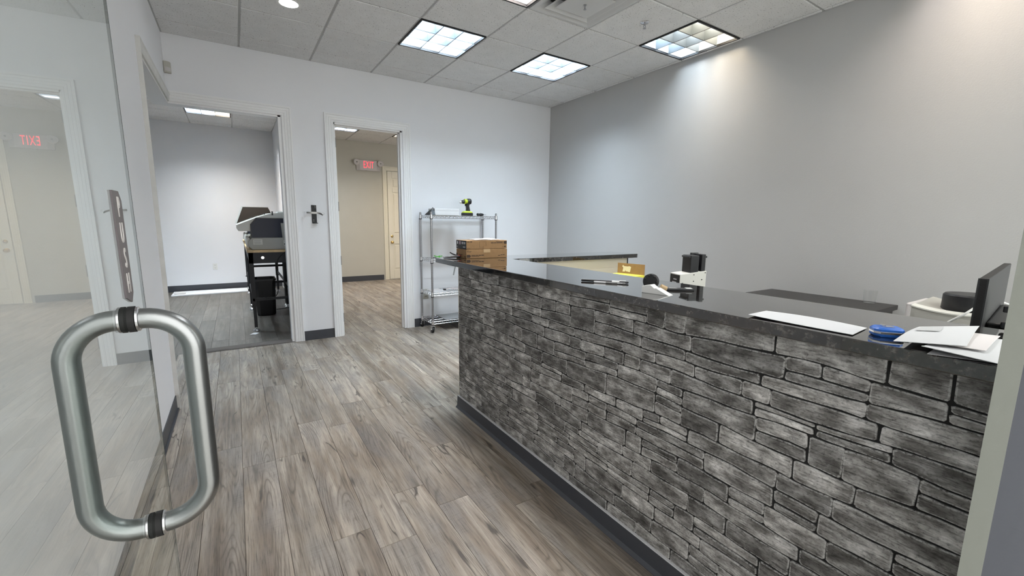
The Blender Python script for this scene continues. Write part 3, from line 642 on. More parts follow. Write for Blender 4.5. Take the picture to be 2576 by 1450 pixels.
for r in range(len(bounds)-1):
    u = SY0; nb = []
    taken = sorted(blocked)
    while u < SY1-.001:
        blk = [b for b in taken if b[0] <= u+1e-6 < b[1]-1e-6]
        if blk: u = blk[0][1]; continue
        nxt = min([b[0] for b in taken if b[0] > u+1e-6]+[SY1])
        L = rs.choice((.08, .11, .14, .16, .19, .22, .25, .29))
        u1 = u+L
        if nxt-u1 < .06: u1 = nxt
        u1 = min(u1, nxt)
        if r < len(bounds)-2 and rs.random() < .07 and .10 < u1-u < .20 and bounds[r+2]-bounds[r] < .108:
            cells.append((u, u1, r, r+2, 0, 1)); nb.append((u, u1))
        elif rs.random() < .30 and u1-u > .09 and bounds[r+1]-bounds[r] > .05:
            k = rs.uniform(.38, .62); cells.append((u, u1, r, r+1, 0, k))
            if rs.random() < .45 and u1-u > .15:
                um = u+(u1-u)*rs.uniform(.35, .65); cells.append((u, um, r, r+1, k, 1)); cells.append((um, u1, r, r+1, k, 1))
            else: cells.append((u, u1, r, r+1, k, 1))
        else: cells.append((u, u1, r, r+1, 0, 1))
        u = u1
    blocked = nb
def stone(u0, u1, r0, r1, k0, k1):
    lo = lambda u: (1-k0)*(bounds[r0]+waves[r0](u)) + k0*(bounds[r1]+waves[r1](u))
    hi = lambda u: (1-k1)*(bounds[r0]+waves[r0](u)) + k1*(bounds[r1]+waves[r1](u))
    g = rs.uniform(.0005, .0014); L = u1-u0; n = max(2, min(5, round(L/.045))); sl = rs.uniform(-.004, .004); sr = rs.uniform(-.004, .004)
    def cl(u): return min(SY1-.0005, max(SY0+.0005, u))
    pts = []; c = min(.007, L*.12)
    for i in range(n+1):
        f = i/n; uu = u0+g+(L-2*g)*f; e = c if i in (0, n) else 0
        pts.append((cl(uu+(e*.8 if i == 0 else -e*.8 if i == n else 0)), lo(uu)+g+rs.uniform(-.0003, .0022)))
    hgt = hi((u0+u1)/2)-lo((u0+u1)/2); cc = min(.006, hgt*.2)
    pts.append((cl(u1-g+sr*.3+rs.uniform(-.001, 0)), lo(u1)+g+cc)); pts.append((cl(u1-g+sr), hi(u1)-g-cc))
    for i in range(n, -1, -1):
        f = i/n; uu = u0+g+(L-2*g)*f; e = c if i in (0, n) else 0
        pts.append((cl(uu+(e*.8+sl*.6 if i == 0 else -e*.8+sr*.6 if i == n else 0)), hi(uu)-g-rs.uniform(-.0003, .0022)))
    pts.append((cl(u0+g+sl), hi(u0)-g-cc)); pts.append((cl(u0+g+sl*.3+rs.uniform(0, .001)), lo(u0)+g+cc))
    cu = sum(p[0] for p in pts)/len(pts); cz = sum(p[1] for p in pts)/len(pts); d = rs.uniform(.0022, .0045)
    def ring(ins, x):
        return [(x, p[0]+(cu-p[0])*min(.6, 2*ins/max(L, .02)), p[1]+(cz-p[1])*min(.6, 2*ins/max(hgt, .015))) for p in pts]
    m = MB(); R = [ring(0, SX+.006), ring(.0006, SX+.006-d*.75), ring(.0020, SX+.006-d), ring(.0060, SX+.006-d-.0004)]
    m.loft(R, False); k = len(pts); m.f.append(tuple(3*k+i for i in range(k)))
    m.rim = [.2]*k+[.45]*k+[1.0]*k+[.0]*k
    return m
cells.sort(key=lambda c: -(c[1]-c[0])*(bounds[c[3]]-bounds[c[2]])*(c[5]-c[4]))
for i, c in enumerate(cells):
    if i < 300: stone(*c).build('stone', 'stone', ct)
N_STONES = len(cells)
if N_STONES > 300:
    big = MB(); big.rim = []
    for c in cells[300:]:
        s_ = stone(*c); big.add(s_.v, s_.f); big.rim += s_.rim
    big.build('small_stones', 'stone', ct, kind='stuff')

# granite slab: one L-shaped worktop
slab = MB(); RX, RY0, RY1 = -.80, -2.43, -2.115
slab.prism([(-2.594, YN), (-2.125, YN), (-2.125, RY0), (RX, RY0), (RX, RY1), (-2.594, RY1)], 'z', 1.011, ST)
so = slab.build('countertop', 'granite', None, bevel=.003); tag(so, 'polished black granite countertop running along the counter and its return', 'countertop')
rc = thing('counter_return', (-1.6, -2.3, 0), 'cream panelled return of the counter towards the grey wall', 'counter')
MB().box(-2.40, -.87, -2.375, -2.255, 0, 1.0095).build('panel', 'cream_panel', rc)
MB().box(-.872, -.862, -2.378, -2.252, 0, 1.0095).build('edge_trim', 'black_matte', rc)
MB().box(-2.39, -.875, -2.392, -2.375, .80, .93).build('upper_rail', 'cream_panel', rc)
# working desk behind the counter (top seen only between things)
dk = thing('work_desk', (-1.75, -3.6, 0), 'grey laminate work desk hidden behind the counter', 'desk')
MB().box(-2.38, -1.10, -4.02, -2.42, .725, .755).build('top', 'desk', dk, bevel=.003)
for x in (-2.30, -1.2): MB().box(x, x+.05, -3.95, -2.5, 0, .725).build('leg', 'desk', dk)
dk2 = thing('side_desk', (-1.5, -4.5, 0), 'grey laminate side desk under the monitor', 'desk')
MB().box(-2.38, -.62, -4.915, -4.06, .695, .725).build('top', 'desk', dk2, bevel=.003)
for x in (-2.30, -.72): MB().box(x, x+.05, -4.88, -4.12, 0, .695).build('leg', 'desk', dk2)
# espresso credenza by the grey wall
cd = thing('credenza', (-.28, -3.61, 0), 'low espresso brown cabinet standing against the grey wall', 'cabinet')
MB().box(-.50, .02, -4.035, -3.195, .742, .775).build('top', 'espresso', cd, bevel=.003)
MB().box(-.475, .0, -4.015, -3.215, .06, .742).build('body', 'espresso', cd)
MB().box(-.455, -.02, -4.0, -3.23, 0, .06).build('plinth', 'black_matte', cd)
for y0, y1 in ((-4.01, -3.618), (-3.612, -3.22)):
    dr = MB().box(-.494, -.476, y0, y1, .075, .70).build('door', 'espresso', cd, bevel=.002)
    yk = y1-.03 if y1 < -3.61 else y0+.03
    MB().cyl((-.508, yk, .50), (-.508, yk, .60), .005).build('handle', 'chrome_dark', dr)
t = thing('clear_cup', (-.07, -3.90, .775), 'clear plastic tumbler on the espresso cabinet', 'cup')
MB().lathe([(.030, 0), (.034, .001), (.040, .088), (.043, .090), (.0425, .092), (.0385, .0905), (.0325, .004), (.001, .003)], (-.07, -3.90, .775), 'z', 20).build('body', 'clear_cup', t, smooth=40)

# ------------------------------------------------------------------ cartons on the slab
def carton(name, c, sz, rz, label, cat='box', group=None):
    t = thing(name, c, label, cat, group, local=True, rz=rz); a, b_, h = sz
    MB().box(-a/2, a/2, -b_/2, b_/2, .0008, h).build('carton', 'card', t, bevel=.002); return t
def ink(t, u0, u1, z0, z1, y, mat='card_ink', name='print_mark'): MB().box(u0, u1, y-.0006, y, z0, z1).build(name, mat, t)
def inkside(t, v0, v1, z0, z1, x, mat='ink_white', name='print_mark'): MB().box(x-.0006, x, v0, v1, z0, z1).build(name, mat, t)
CA, CB, CH = .340, .168, .066; cc0 = Vector((-2.262, -2.212, ST)); crz = -.012
b1 = carton('cardboard_box', cc0, (CA, CB, CH), crz, 'lower brown cardboard carton of the stack on the counter')
y = -CB/2; xl = -CA/2
def pill(t, c, r, ln, y, mat='card_ink', flip=1):
    p = [(c[0], c[1]-r), (c[0]+flip*ln, c[1]-r)]+[(c[0]+flip*(ln+r*math.sin(a)), c[1]-r*math.cos(a)) for a in [math.pi*i/8 for i in range(1, 8)]]+[(c[0]+flip*ln, c[1]+r), (c[0], c[1]+r)]
    MB().prism(p, 'y', y-.0006, y).build('printed_badge', mat, t)
pill(b1, (xl+.003, .018), .0105, .021, y)
for (u0, u1, z0, z1) in [(.040, .071, .0205, .0255), (.074, .096, .0205, .0255), (.099, .119, .0205, .026), (.122, .142, .0205, .026), (.040, .104, .0125, .0155), (.006, .018, .048, .058), (.022, .042, .051, .053), (.022, .036, .047, .049), (.262, .280, .016, .020), (.284, .300, .019, .023), (.302, .318, .020, .024)]: ink(b1, xl+u0, xl+u1, z0, z1, y)
ink(b1, xl+.0085, xl+.0155, .050, .056, y-.0006, 'card')
for (v0, v1, z0, z1) in [(-.02, .045, .024, .028), (.0, .045, .017, .021), (-.02, .045, .010, .012), (-.075, -.05, .010, .015), (.062, .084, .014, .034)]: inkside(b1, v0, v1, z0, z1, xl, 'card_ink')
b2 = carton('cardboard_box', cc0+Vector((0, .001, CH+.0015)), (CA-.002, CB-.002, CH-.004), crz+.006, 'upper cardboard carton of the stack with a navy printed end')
y = -(CB-.002)/2; xl = -(CA-.002)/2; xr = -xl
MB().box(xl-.0012, xl-.0002, -.083, .083, .0012, CH-.005).build('navy_label', 'navy', b2)
for (v0, v1, z0, z1, mt) in [(.052, .068, .034, .054, 'ink_white'), (.008, .034, .032, .056, 'ink_pink'), (-.042, -.008, .045, .051, 'ink_white'), (-.042, -.008, .036, .042, 'ink_white'), (-.066, -.052, .036, .051, 'ink_white'), (.060, .074, .014, .018, 'ink_white'), (-.052, -.030, .012, .018, 'ink_white'), (-.066, -.058, .010, .020, 'ink_white')]: inkside(b2, v0, v1, z0, z1, xl-.0012, mt)
pill(b2, (xr-.002, .046), .0105, .016, y, flip=-1)
for (u0, u1, z0, z1) in [(.200, .222, .0415, .047), (.225, .246, .0415, .047), (.249, .300, .0415, .047), (.242, .300, .051, .0535), (.005, .026, .050, .054), (.030, .046, .050, .056), (.005, .030, .007, .009), (.314, .328, .012, .020), (.296, .312, .013, .015)]: ink(b2, xl+u0, xl+u1, z0, z1, y)
for (u0, u1, z0, z1) in [(.105, .160, .0535, .0545), (.105, .160, .014, .015), (.105, .106, .014, .0545), (.159, .160, .014, .0545)]: ink(b2, xl+u0, xl+u1, z0, z1, y, 'card_ink')
MB().box(-.032, .024, y-.0025, y-.0008, .0003, .022).build('tab_flap', 'card', b2, bevel=.0006)
MB().box(-.032, .024, -CB/2-.0027, -CB/2-.0008, .042, CH+.0004).build('tab_flap', 'card_edge', b1, bevel=.0006)
# torn white wrapping on top of the stack
def sheet(name, corners, mat, label, cat, lift=lambda u, v: 0, n=8, th=.0007, group=None):
    A, B, C, D = [Vector(c) for c in corners]; m = MB(); o = (A+B+C+D)/4; v = []; f = []
    for s in (0, 1):
        for i in range(n+1):
            for j in range(n+1):
                u, w_ = i/n, j/n; p = (A*(1-u)+B*u)*(1-w_)+(D*(1-u)+C*u)*w_
                v.append(p+Vector((0, 0, lift(u, w_)+s*th)))
    q = (n+1)**2
    for i in range(n):
        for j in range(n):
            a = i*(n+1)+j; f.append((a, a+1, a+n+2, a+n+1)); f.append((q+a, q+a+n+1, q+a+n+2, q+a+1))
    for i in range(n):
        for a, b_ in (((i)*(n+1), (i+1)*(n+1)), (i*(n+1)+n, (i+1)*(n+1)+n), (i, i+1), (n*(n+1)+i, n*(n+1)+i+1)): f.append((a, b_, q+b_, q+a))
    m.add(v, f)
    e = thing(name, tuple(Vector((o.x, o.y, min(c[2] for c in corners)))), label, cat, group)
    m.build('sheet', mat, e, smooth=60); return e
zt = ST+2*CH+.0005
sheet('wrapping_paper', [(-2.35, -2.275, zt), (-2.14, -2.285, zt), (-2.125, -2.15, zt), (-2.34, -2.14, zt)], 'paper', 'crumpled white paper lying on top of the upper carton', 'paper', lambda u, v: .010*abs(math.sin(5*u+2*v))*(.3+math.sin(math.pi*u)*math.sin(math.pi*v)), n=10)
# black strap with red end poking out beside the cartons
t = thing('cable_clamp', (-2.47, -2.20, ST), 'black and red plier handles lying beside the cartons', 'tool')
MB().tube([(-2.44, -2.20, ST+.016), (-2.47, -2.195, ST+.022), (-2.495, -2.19, ST+.032), (-2.512, -2.188, ST+.043)], .004, 8, rs=[.004, .005, .005, .0035]).build('upper_handle', 'black', t, smooth=60)
MB().tube([(-2.43, -2.20, ST+.014), (-2.455, -2.197, ST+.020)], .0055, 8).build('red_sleeve', 'red', t)
MB().tube([(-2.44, -2.205, ST+.011), (-2.48, -2.20, ST+.012), (-2.52, -2.19, ST+.008), (-2.56, -2.185, ST+.005)], .006, 8, rs=[.007, .0085, .0065, .0035]).build('lower_handle', 'black', t, smooth=60)

# ------------------------------------------------------------------ small things on the slab
def dirv(a): return Vector((math.cos(a), math.sin(a), 0))
# pens
p0, p1 = Vector((-2.492, -3.578, ST+.0058)), Vector((-2.362, -3.742, ST+.0058)); d = (p1-p0).normalized()
t = thing('marker_pen', tuple(p0.lerp(p1, .5)-Vector((0, 0, .0058))), 'thick black marker pen lying behind the clear pen on the counter', 'pen')
MB().tube([p0, p0+d*.004, p0+d*.075, p1-d*.045, p1-d*.004, p1], .005, 12, rs=[.0035, .005, .0052, .005, .0048, .003]).build('barrel', 'black', t, smooth=60)
MB().tube([p1-d*.072, p1-d*.040], .0058, 12).build('white_band', 'white_plastic', t)
MB().tube([p1-d*.040+Vector((0, 0, .006)), p1-d*.012+Vector((0, 0, .007))], .0016, 6).build('clip', 'white_plastic', t)
q0, q1 = Vector((-2.476, -3.640, ST+.0045)), Vector((-2.392, -3.752, ST+.0045)); d = (q1-q0).normalized()
t = thing('ballpoint_pen', tuple(q0.lerp(q1, .5)-Vector((0, 0, .0045))), 'slim clear ballpoint pen with white label in front of the marker', 'pen')
MB().tube([q0, q0+d*.004, q1-d*.02, q1-d*.003, q1], .0038, 12, rs=[.002, .0038, .004, .0035, .0012]).build('barrel', 'mid_grey', t, smooth=60)
MB().tube([q0+d*.004, q0+d*.055], .0041, 12).build('label_wrap', 'ink_white', t)
MB().tube([q1-d*.035, q1-d*.012], .0043, 12).build('grip', 'chrome', t)
# white wedge and black tape reel
wa = Vector((-2.497, -3.930, ST)); ux = Vector((.02, -.104, 0)); L = ux.length; ux = ux/L; uy = Vector((-ux.y, ux.x, 0))
t = thing('wedge_stand', tuple(wa), 'small white wedge shaped stand on the counter edge', 'stand')
prof = [(0, 0), (0, .026), (.034, .034), (.052, .022), (.060, .023), (.112, .0), ]
m = MB().loft([[wa+ux*a+uy*o_+Vector((0, 0, h)) for a, h in prof] for o_ in (0, .035)], True); m.build('body', 'white_plastic', t, bevel=.0015)
rc_ = Vector((-2.415, -3.905, ST+.035))
t = thing('tape_reel', (rc_.x, rc_.y, ST), 'black tape reel with a tan core standing behind the white wedge', 'tape')
ax = Vector((.80, .36, 0)).normalized()
MB().cyl(rc_-ax*.009, rc_+ax*.009, .031, n=22).build('flange', 'black', t, bevel=.003)
MB().cyl(rc_+Vector((.022, -.030, -.020)), rc_+Vector((.040, -.044, -.030)), .012, n=12).build('tan_core', 'card_edge', t)
for k in range(7):
    a = 2*math.pi*k/7; v_ = Vector((0, 0, 1))*math.sin(a)+ax.cross(Vector((0, 0, 1)))*math.cos(a); MB().sphere(rc_-ax*.010+v_*.024, .0045, 8).build('rib_knob', 'dark_grey', t)
b0 = Vector((-2.375, -3.925, ST)); dd = Vector((.11, -.085, 0)).normalized(); pp = Vector((-dd.y, dd.x, 0))
t = thing('card_reader', tuple(b0), 'flat black card device lying behind the white wedge', 'device')
m = MB().loft([[b0+dd*a+pp*o_+Vector((0, 0, z)) for a, o_ in ((0, -.018), (.125, -.018), (.125, .018), (0, .018))] for z in (.0, .009)], True); m.build('body', 'black', t, bevel=.002)
m = MB().loft([[b0+dd*a+pp*o_+Vector((0, 0, z)) for a, o_ in ((.095, -.012), (.118, -.012), (.118, .012), (.095, .012))] for z in (.009, .0105)], True); m.build('white_tab', 'white_plastic', t)
m = MB().loft([[b0+dd*a+pp*o_+Vector((0, 0, z)) for a, o_ in ((.03, -.012), (.06, -.012), (.06, .012), (.03, .012))] for z in (.009, .0098)], True); m.build('screen', 'mid_grey', t)

# feeder device behind the counter: beige steel box with black hopper
fx, fy = -1.925, -3.715
t = thing('label_feeder', (fx, fy, .755), 'beige steel feeder box with a tall black hopper behind the counter', 'machine')
def fpt(a, b_, z): 
    e1 = Vector((.92, -.39, 0)).normalized(); e2 = Vector((.39, .92, 0)).normalized(); return Vector((fx, fy, 0))+e1*a+e2*b_+Vector((0, 0, z))
def fbox(a0, a1, b0, b1, z0, z1): return MB().loft([[fpt(a, b_, z) for a, b_ in ((a0, b0), (a1, b0), (a1, b1), (a0, b1))] for z in (z0, z1)], True)
m = MB(); m.loft([[fpt(-.055, b_, .755), fpt(.085, b_, .755), fpt(.085, b_, 1.083), fpt(-.055, b_, 1.066)] for b_ in (-.045, .045)], True); bd = m.build('housing', 'printer_light', t, bevel=.002)
fbox(-.0565, -.055, -.042, .042, .80, 1.061).build('front_panel', 'black', bd)
for z0, z1, b0_, b1_ in ((1.036, 1.041, -.018, .010), (1.018, 1.026, -.016, .020), (1.010, 1.013, -.004, .002)): fbox(-.0572, -.0565, b0_, b1_, z0, z1).build('display_text', 'ink_white', bd)
for a, z in ((-.04, 1.022), (.018, 1.032), (.062, 1.040), (.018, 1.064), (.078, 1.074)):
    c = fpt(a, -.045, z); e2 = Vector((.39, .92, 0)); MB().cyl(c, c-e2*.0015, .0028, n=8).build('screw', 'screw', bd)
fbox(.0, .044, -.040, .036, 1.072, 1.158).build('hopper_block', 'black', t, bevel=.003)
fbox(.044, .058, .020, .036, 1.073, 1.162).build('hopper_back', 'black', t)
fbox(.058, .080, -.040, .036, 1.074, 1.164).build('hopper_side', 'black', t, bevel=.003)
fbox(.040, .080, .022, .038, 1.150, 1.168).build('hopper_lip', 'black', t, bevel=.003)
for a in (-.004, .084): MB().cyl(fpt(a, -.036, 1.151), fpt(a, .030, 1.151), .005, n=8).build('rod', 'black', t)

# long white envelope, tape measure, loose mail
E_ = lambda x, y_, z=ST: (x, y_, z+.0006)
sheet('long_envelope', [E_(-2.566, -4.382), E_(-2.447, -4.372), E_(-2.444, -4.623), E_(-2.562, -4.633)], 'paper', 'long plain white envelope lying on the counter edge', 'envelope', lambda u, v: .0015+.004*math.sin(math.pi*v)*u+.003*(1-u)*(1-v)**3, th=.0012)
tmx = basis((.62, -.78, 0), (.78, .62, 0), (0, 0, 1), (-2.490, -4.676, ST))
tm = thing('tape_measure', (-2.490, -4.676, ST), 'blue tape measure with a metal belt clip beside the mail', 'tape measure')
def rnd_poly(a, b_, c): return [(-a+c, -b_), (a-c, -b_), (a, -b_+c), (a, b_-c*.4), (a-c*.4, b_), (-a+c, b_), (-a, b_-c), (-a, -b_+c)]
MB().loft([[(p[0]*k, p[1]*k, z) for p in rnd_poly(.030, .022, .010)] for z, k in ((0.0004, .90), (.004, 1), (.019, 1), (.023, .86))], True).xf(tmx).build('case', 'blue', tm, smooth=35)
MB().loft([[(p[0]*k, p[1]*k, z) for p in rnd_poly(.0305, .0225, .010)] for z, k in ((.008, .99), (.009, 1.01), (.013, 1.01), (.014, .99))], True).xf(tmx).build('silver_band', 'chrome', tm)
MB().box(-.006, .012, -.008, .008, .0232, .0246).box(-.012, -.005, -.006, .006, .0232, .0280).xf(tmx).build('belt_clip', 'chrome', tm)
MB().box(.028, .041, -.013, -.004, .003, .010).box(.039, .041, -.013, -.004, .0006, .010).xf(tmx).build('tape_tip', 'white_plastic', tm)
sheet('mail_sheet', [E_(-2.607, -4.778), E_(-2.56, -4.895), E_(-2.30, -4.880), E_(-2.33, -4.765)], 'paper', 'white sheet at the bottom of the mail pile', 'paper', lambda u, v: .0006+.002*v)
sheet('mail_envelope', [E_(-2.618, -4.770, ST+.004), E_(-2.585, -4.878, ST+.002), E_(-2.308, -4.848, ST+.003), E_(-2.345, -4.742, ST+.003)], 'paper', 'white envelope under the pile with a lifted curled end', 'envelope', lambda u, v: .001+.012*max(0, 1-v*2.2)**2*(1-u), th=.001)
e2 = sheet('mail_envelope', [E_(-2.535, -4.735, ST+.010), E_(-2.513, -4.845, ST+.010), E_(-2.297, -4.832, ST+.009), E_(-2.33, -4.72, ST+.009)], 'paper_pink', 'pale pinkish envelope in the middle of the mail pile', 'envelope', lambda u, v: .003*math.sin(math.pi*v), th=.001)
e3 = sheet('mail_envelope', [E_(-2.608, -4.722, ST+.0135), E_(-2.520, -4.818, ST+.0135), E_(-2.262, -4.790, ST+.013), E_(-2.373, -4.706, ST+.013)], 'paper', 'white envelope with a grey printed block on top of the mail pile', 'envelope', lambda u, v: .004*math.sin(math.pi*v)+.006*u*v+.001, th=.0012)
MB().add([Vector(p) for p in ((-2.470, -4.722, ST+.0225), (-2.438, -4.757, ST+.0242), (-2.365, -4.748, ST+.0238), (-2.400, -4.717, ST+.0218), (-2.470, -4.722, ST+.0219), (-2.438, -4.757, ST+.0236), (-2.365, -4.748, ST+.0232), (-2.400, -4.717, ST+.0212))], [(0,1,2,3),(7,6,5,4),(0,4,5,1),(1,5,6,2),(2,6,7,3),(3,7,4,0)]).build('address_print', 'paper_grey', e3)

# ------------------------------------------------------------------ yellow box behind the counter
yx, yy, yz = -1.30, -2.755, .755; yr = math.radians(14)
t = thing('yellow_box', (yx, yy, yz), 'bright yellow product box with its brown cardboard flap standing open', 'box', local=True, rz=yr)
MB().box(-.085, .085, -.115, .115, 0, .165).build('carton', 'yellow', t)
fl = MB().box(.080, .084, -.115, .115, .165, .245).build('open_flap', 'card', t)
bear = [(-.09, .0), (-.085, .032), (-.095, .042), (-.088, .052), (-.078, .044), (-.050, .043), (-.030, .046), (-.018, .040), (-.022, .020), (-.026, 0), (-.045, .002), (-.052, .004), (-.060, .002), (-.064, .014), (-.070, .001)]
MB().prism([(-p[0]-.02, .178+p[1]) for p in bear], 'x', .0792, .0799).build('printed_bear', 'cream_panel', fl)
for c0, c1 in ((-.09, -.055), (.02, .06)): 
    MB().box(-.0858, -.085, c0-.006, c1+.006, .085, .142).build('picture_border', 'paper', t); MB().box(-.0864, -.0858, c0, c1, .09, .136).build('printed_picture', 'mid_grey', t)
MB().box(-.04, .02, -.1164, -.1156, .085, .142).build('picture_border', 'paper', t); MB().box(-.034, .014, -.117, -.1164, .09, .136).build('printed_picture', 'dark_grey', t)

# ------------------------------------------------------------------ monitor and white cutter on the side desk
c0 = Vector((-2.075, -4.763, 0)); c1 = Vector((-1.36, -4.700, 0)); e1 = (c1-c0).normalized(); e2 = Vector((-e1.y, e1.x, 0))
t = thing('computer_monitor', (-1.72, -4.74, .725), 'thin dark computer monitor seen from behind at the right edge', 'monitor')
def mpt(a, b_, z): return c0+e1*a+e2*b_+Vector((0, 0, z+.012*a))
def mbox(a0, a1, b0, b1, z0, z1): return MB().loft([[mpt(a, b_, z) for a, b_ in ((a0, b0), (a1, b0), (a1, b1), (a0, b1))] for z in (z0, z1)], True)
W_ = (c1-c0).length
mbox(0, W_, 0, .020, .775, 1.170).build('shell', 'dark_grey', t, bevel=.003)
mbox(.004, W_-.004, .0201, .0212, .79, 1.165).build('screen', 'black', t)
mbox(0, .006, -.0006, .0206, .775, 1.170).build('side_bezel', 'black', t)
hb = mbox(.13, W_-.13, -.040, 0, .80, 1.03).build('rear_housing', 'black', t, bevel=.006)
for k in range(8): mbox(.15+.0, W_-.15, -.0412, -.040, .99-.012*k, .994-.012*k).build('vent_slot', 'dark_grey', hb)
mbox(W_/2-.03, W_/2+.03, -.052, -.040, .738, .93).build('stand_neck', 'black', t)
mbox(W_/2-.14, W_/2+.14, -.055, .12, .7255, .738).build('stand_base', 'black', t, bevel=.004)
# black cable organiser on the desk beyond the monitor
t = thing('cable_rack', (-1.985, -4.85, .725), 'black slotted plastic rack between the monitor and the entrance frame', 'rack')
MB().box(-1.99, -1.94, -4.915, -4.800, .7255, 1.125).build('back', 'dark_grey', t, bevel=.004)
for k in range(8): MB().box(-2.012, -1.99, -4.91, -4.789, .76+.045*k, .778+.045*k).build('rung', 'black', t, bevel=.003)
for k in range(7): MB().box(-2.000, -1.991, -4.81, -4.798, .783+.045*k, .802+.045*k).build('pale_label', 'ink_white', t)
MB().box(-2.012, -1.99, -4.83, -4.815, .74, 1.11).build('rung_rail', 'black', t)
# white cutter with curved body and black drum
ux_, uy_ = -.98, -4.50
t = thing('desktop_cutter', (ux_, uy_, .725), 'white curved desktop machine holding a black drum behind the mail', 'machine')
out = []; inn = []
for i in range(13):
    f = i/12; yv = -4.376-.28*f; dpt = .05*math.sin(math.pi*f); out.append((-1.10+.0*f, yv)); inn.append((-1.06+dpt*0+.10*math.sin(math.pi*f), yv-.012+.024*(1-f)*0))
top = lambda y_: .918+.030*((y_+4.52)/.15)**2*.6
bt = MB(); rings = []
for x_, y_ in out: rings.append([(-1.10, y_, .7255), (-1.10, y_, top(y_)), (-1.04, y_, top(y_)+.006), (-.78, y_, top(y_)+.02), (-.76, y_, .7255)])
bt.loft(rings, True); cb = bt.build('body', 'printer', t, smooth=25)
MB().prism([(-1.104, -4.376), (-1.104, -4.362), (-1.085, -4.352), (-.80, -4.352), (-.80, -4.376)], 'z', .735, .945).build('end_cover', 'sign_white', t, bevel=.003)
rings = []
for x_, y_ in out: rings.append([(-1.106, y_, top(y_)+.0005), (-1.106, y_, top(y_)+.006), (-1.062, y_, top(y_)+.012), (-1.062, y_, top(y_)+.0045)])
MB().loft(rings, True).build('top_rim', 'printer_light', t, smooth=25)
MB().box(-1.104, -1.1005, -4.645, -4.39, .7265, .905).build('rear_plate', 'printer', cb)
for y_, z in ((-4.43, .868), (-4.41, .815), (-4.47, .83), (-4.56, .83), (-4.62, .86)): MB().cyl((-1.1042, y_, z), (-1.107, y_, z), .005, n=8).build('screw', 'screw', cb)
for y_, z in ((-4.455, .796), (-4.455, .788), (-4.545, .790)): MB().box(-1.1052, -1.104, y_-.018, y_+.018, z-.0015, z+.0015).build('printed_line', 'card_ink', cb)
MB().lathe([(.095, .0), (.100, .01), (.098, .105), (.092, .112), (.02, .114)], (-.95, -4.545, .892), 'z', 28).build('drum', 'black', t, smooth=35)
pts = [Vector((-1.60, -4.56, .905)), Vector((-1.55, -4.57, .925)), Vector((-1.48, -4.59, .950)), Vector((-1.40, -4.61, .972)), Vector((-1.32, -4.615, .985)), Vector((-1.25, -4.63, 1.008)), Vector((-1.20, -4.65, 1.02))]
pts = [Vector((-1.66, -4.53, .80)), Vector((-1.64, -4.535, .86))]+pts[0:]+[Vector((-1.19, -4.70, 1.0)), Vector((-1.2, -4.76, .90))]
t = thing('white_cable', tuple(Vector((-1.5, -4.6, .80))), 'white cable looping across the desktop machine', 'cable')
MB().tube(pts, .0045, 8).build('cord', 'white_plastic', t, smooth=60)

# ------------------------------------------------------------------ chrome wire shelf on casters
X0, X1, Y0, Y1 = -1.922, -1.067, -.389, -.047
ws = thing('wire_shelf', ((X0+X1)/2, (Y0+Y1)/2, 0), 'four tier chrome wire shelf on casters against the white wall', 'shelf')
prof = [(.0125, .10)]
z = .12
while z < 1.40: prof += [(.0125, z), (.0108, z+.001), (.0108, z+.004), (.0125, z+.005)]; z += .0254
prof += [(.0125, 1.408), (.010, 1.415), (.002, 1.417)]
for px in (X0, X1):
    for py in (Y0, Y1):
        po = MB().lathe(prof, (px, py, 0), 'z', 12).build('post', 'chrome_dark', ws, smooth=30)
        for sz in (1.375, .868, .470, .130):
            MB().lathe([(.014, -.036), (.018, -.034), (.016, .010), (.013, .012)], (px, py, sz), 'z', 14).build('collar', 'chrome', po, smooth=40)
            MB().lathe([(.013, -.043), (.0185, -.042), (.0185, -.036), (.013, -.035)], (px, py, sz), 'z', 14).build('plastic_clip', 'black', po)
        MB().cyl((px, py, .075), (px, py, .104), .010).build('stem', 'chrome', po)
        fk = MB().box(px-.019, px-.015, py-.020, py+.028, .036, .080).box(px+.015, px+.019, py-.020, py+.028, .036, .080).box(px-.019, px+.019, py-.020, py+.028, .077, .082).build('caster_fork', 'chrome', ws, bevel=.002)
        MB().lathe([(.012, -.013), (.030, -.012), (.038, -.009), (.038, .009), (.030, .012), (.012, .013)], (px, py+.012, .038), 'x', 22).build('caster_wheel', 'rubber', fk, smooth=30)
        MB().cyl((px-.021, py+.012, .038), (px+.021, py+.012, .038), .006, n=10).build('axle', 'chrome', fk)
def truss(a, b_, z, mb):
    a, b_ = Vector(a), Vector(b_); L = (b_-a).length; n = max(2, round(L/.055)); hh = Vector((0, 0, .028))
    mb.cyl(a+Vector((0, 0, z)), b_+Vector((0, 0, z)), .0032, n=6); mb.cyl(a+Vector((0, 0, z))-hh, b_+Vector((0, 0, z))-hh, .0032, n=6)
    for i in range(n):
        p, m_, q = a.lerp(b_, i/n), a.lerp(b_, (i+.5)/n), a.lerp(b_, (i+1)/n); zz = Vector((0, 0, z))
        mb.cyl(p+zz-hh, m_+zz, .0022, n=5); mb.cyl(m_+zz, q+zz-hh, .0022, n=5)
for sz in (1.375, .868, .470, .130):
    for nm, a, b_ in (('front_truss', (X0, Y0, 0), (X1, Y0, 0)), ('back_truss', (X0, Y1, 0), (X1, Y1, 0)), ('side_truss', (X0, Y0, 0), (X0, Y1, 0)), ('side_truss', (X1, Y0, 0), (X1, Y1, 0))):
        m = MB(); truss(a, b_, sz, m); m.build(nm, 'chrome', ws)
    m = MB(); k = X0+.03
    while k < X1-.01: m.cyl((k, Y0, sz+.003), (k, Y1, sz+.003), .0016, n=5); k += .0254
    for yk in (Y0+.11, Y0+.23): m.cyl((X0, yk, sz), (X1, yk, sz), .003, n=6)
    m.build('deck_wires', 'chrome', ws, kind='stuff')
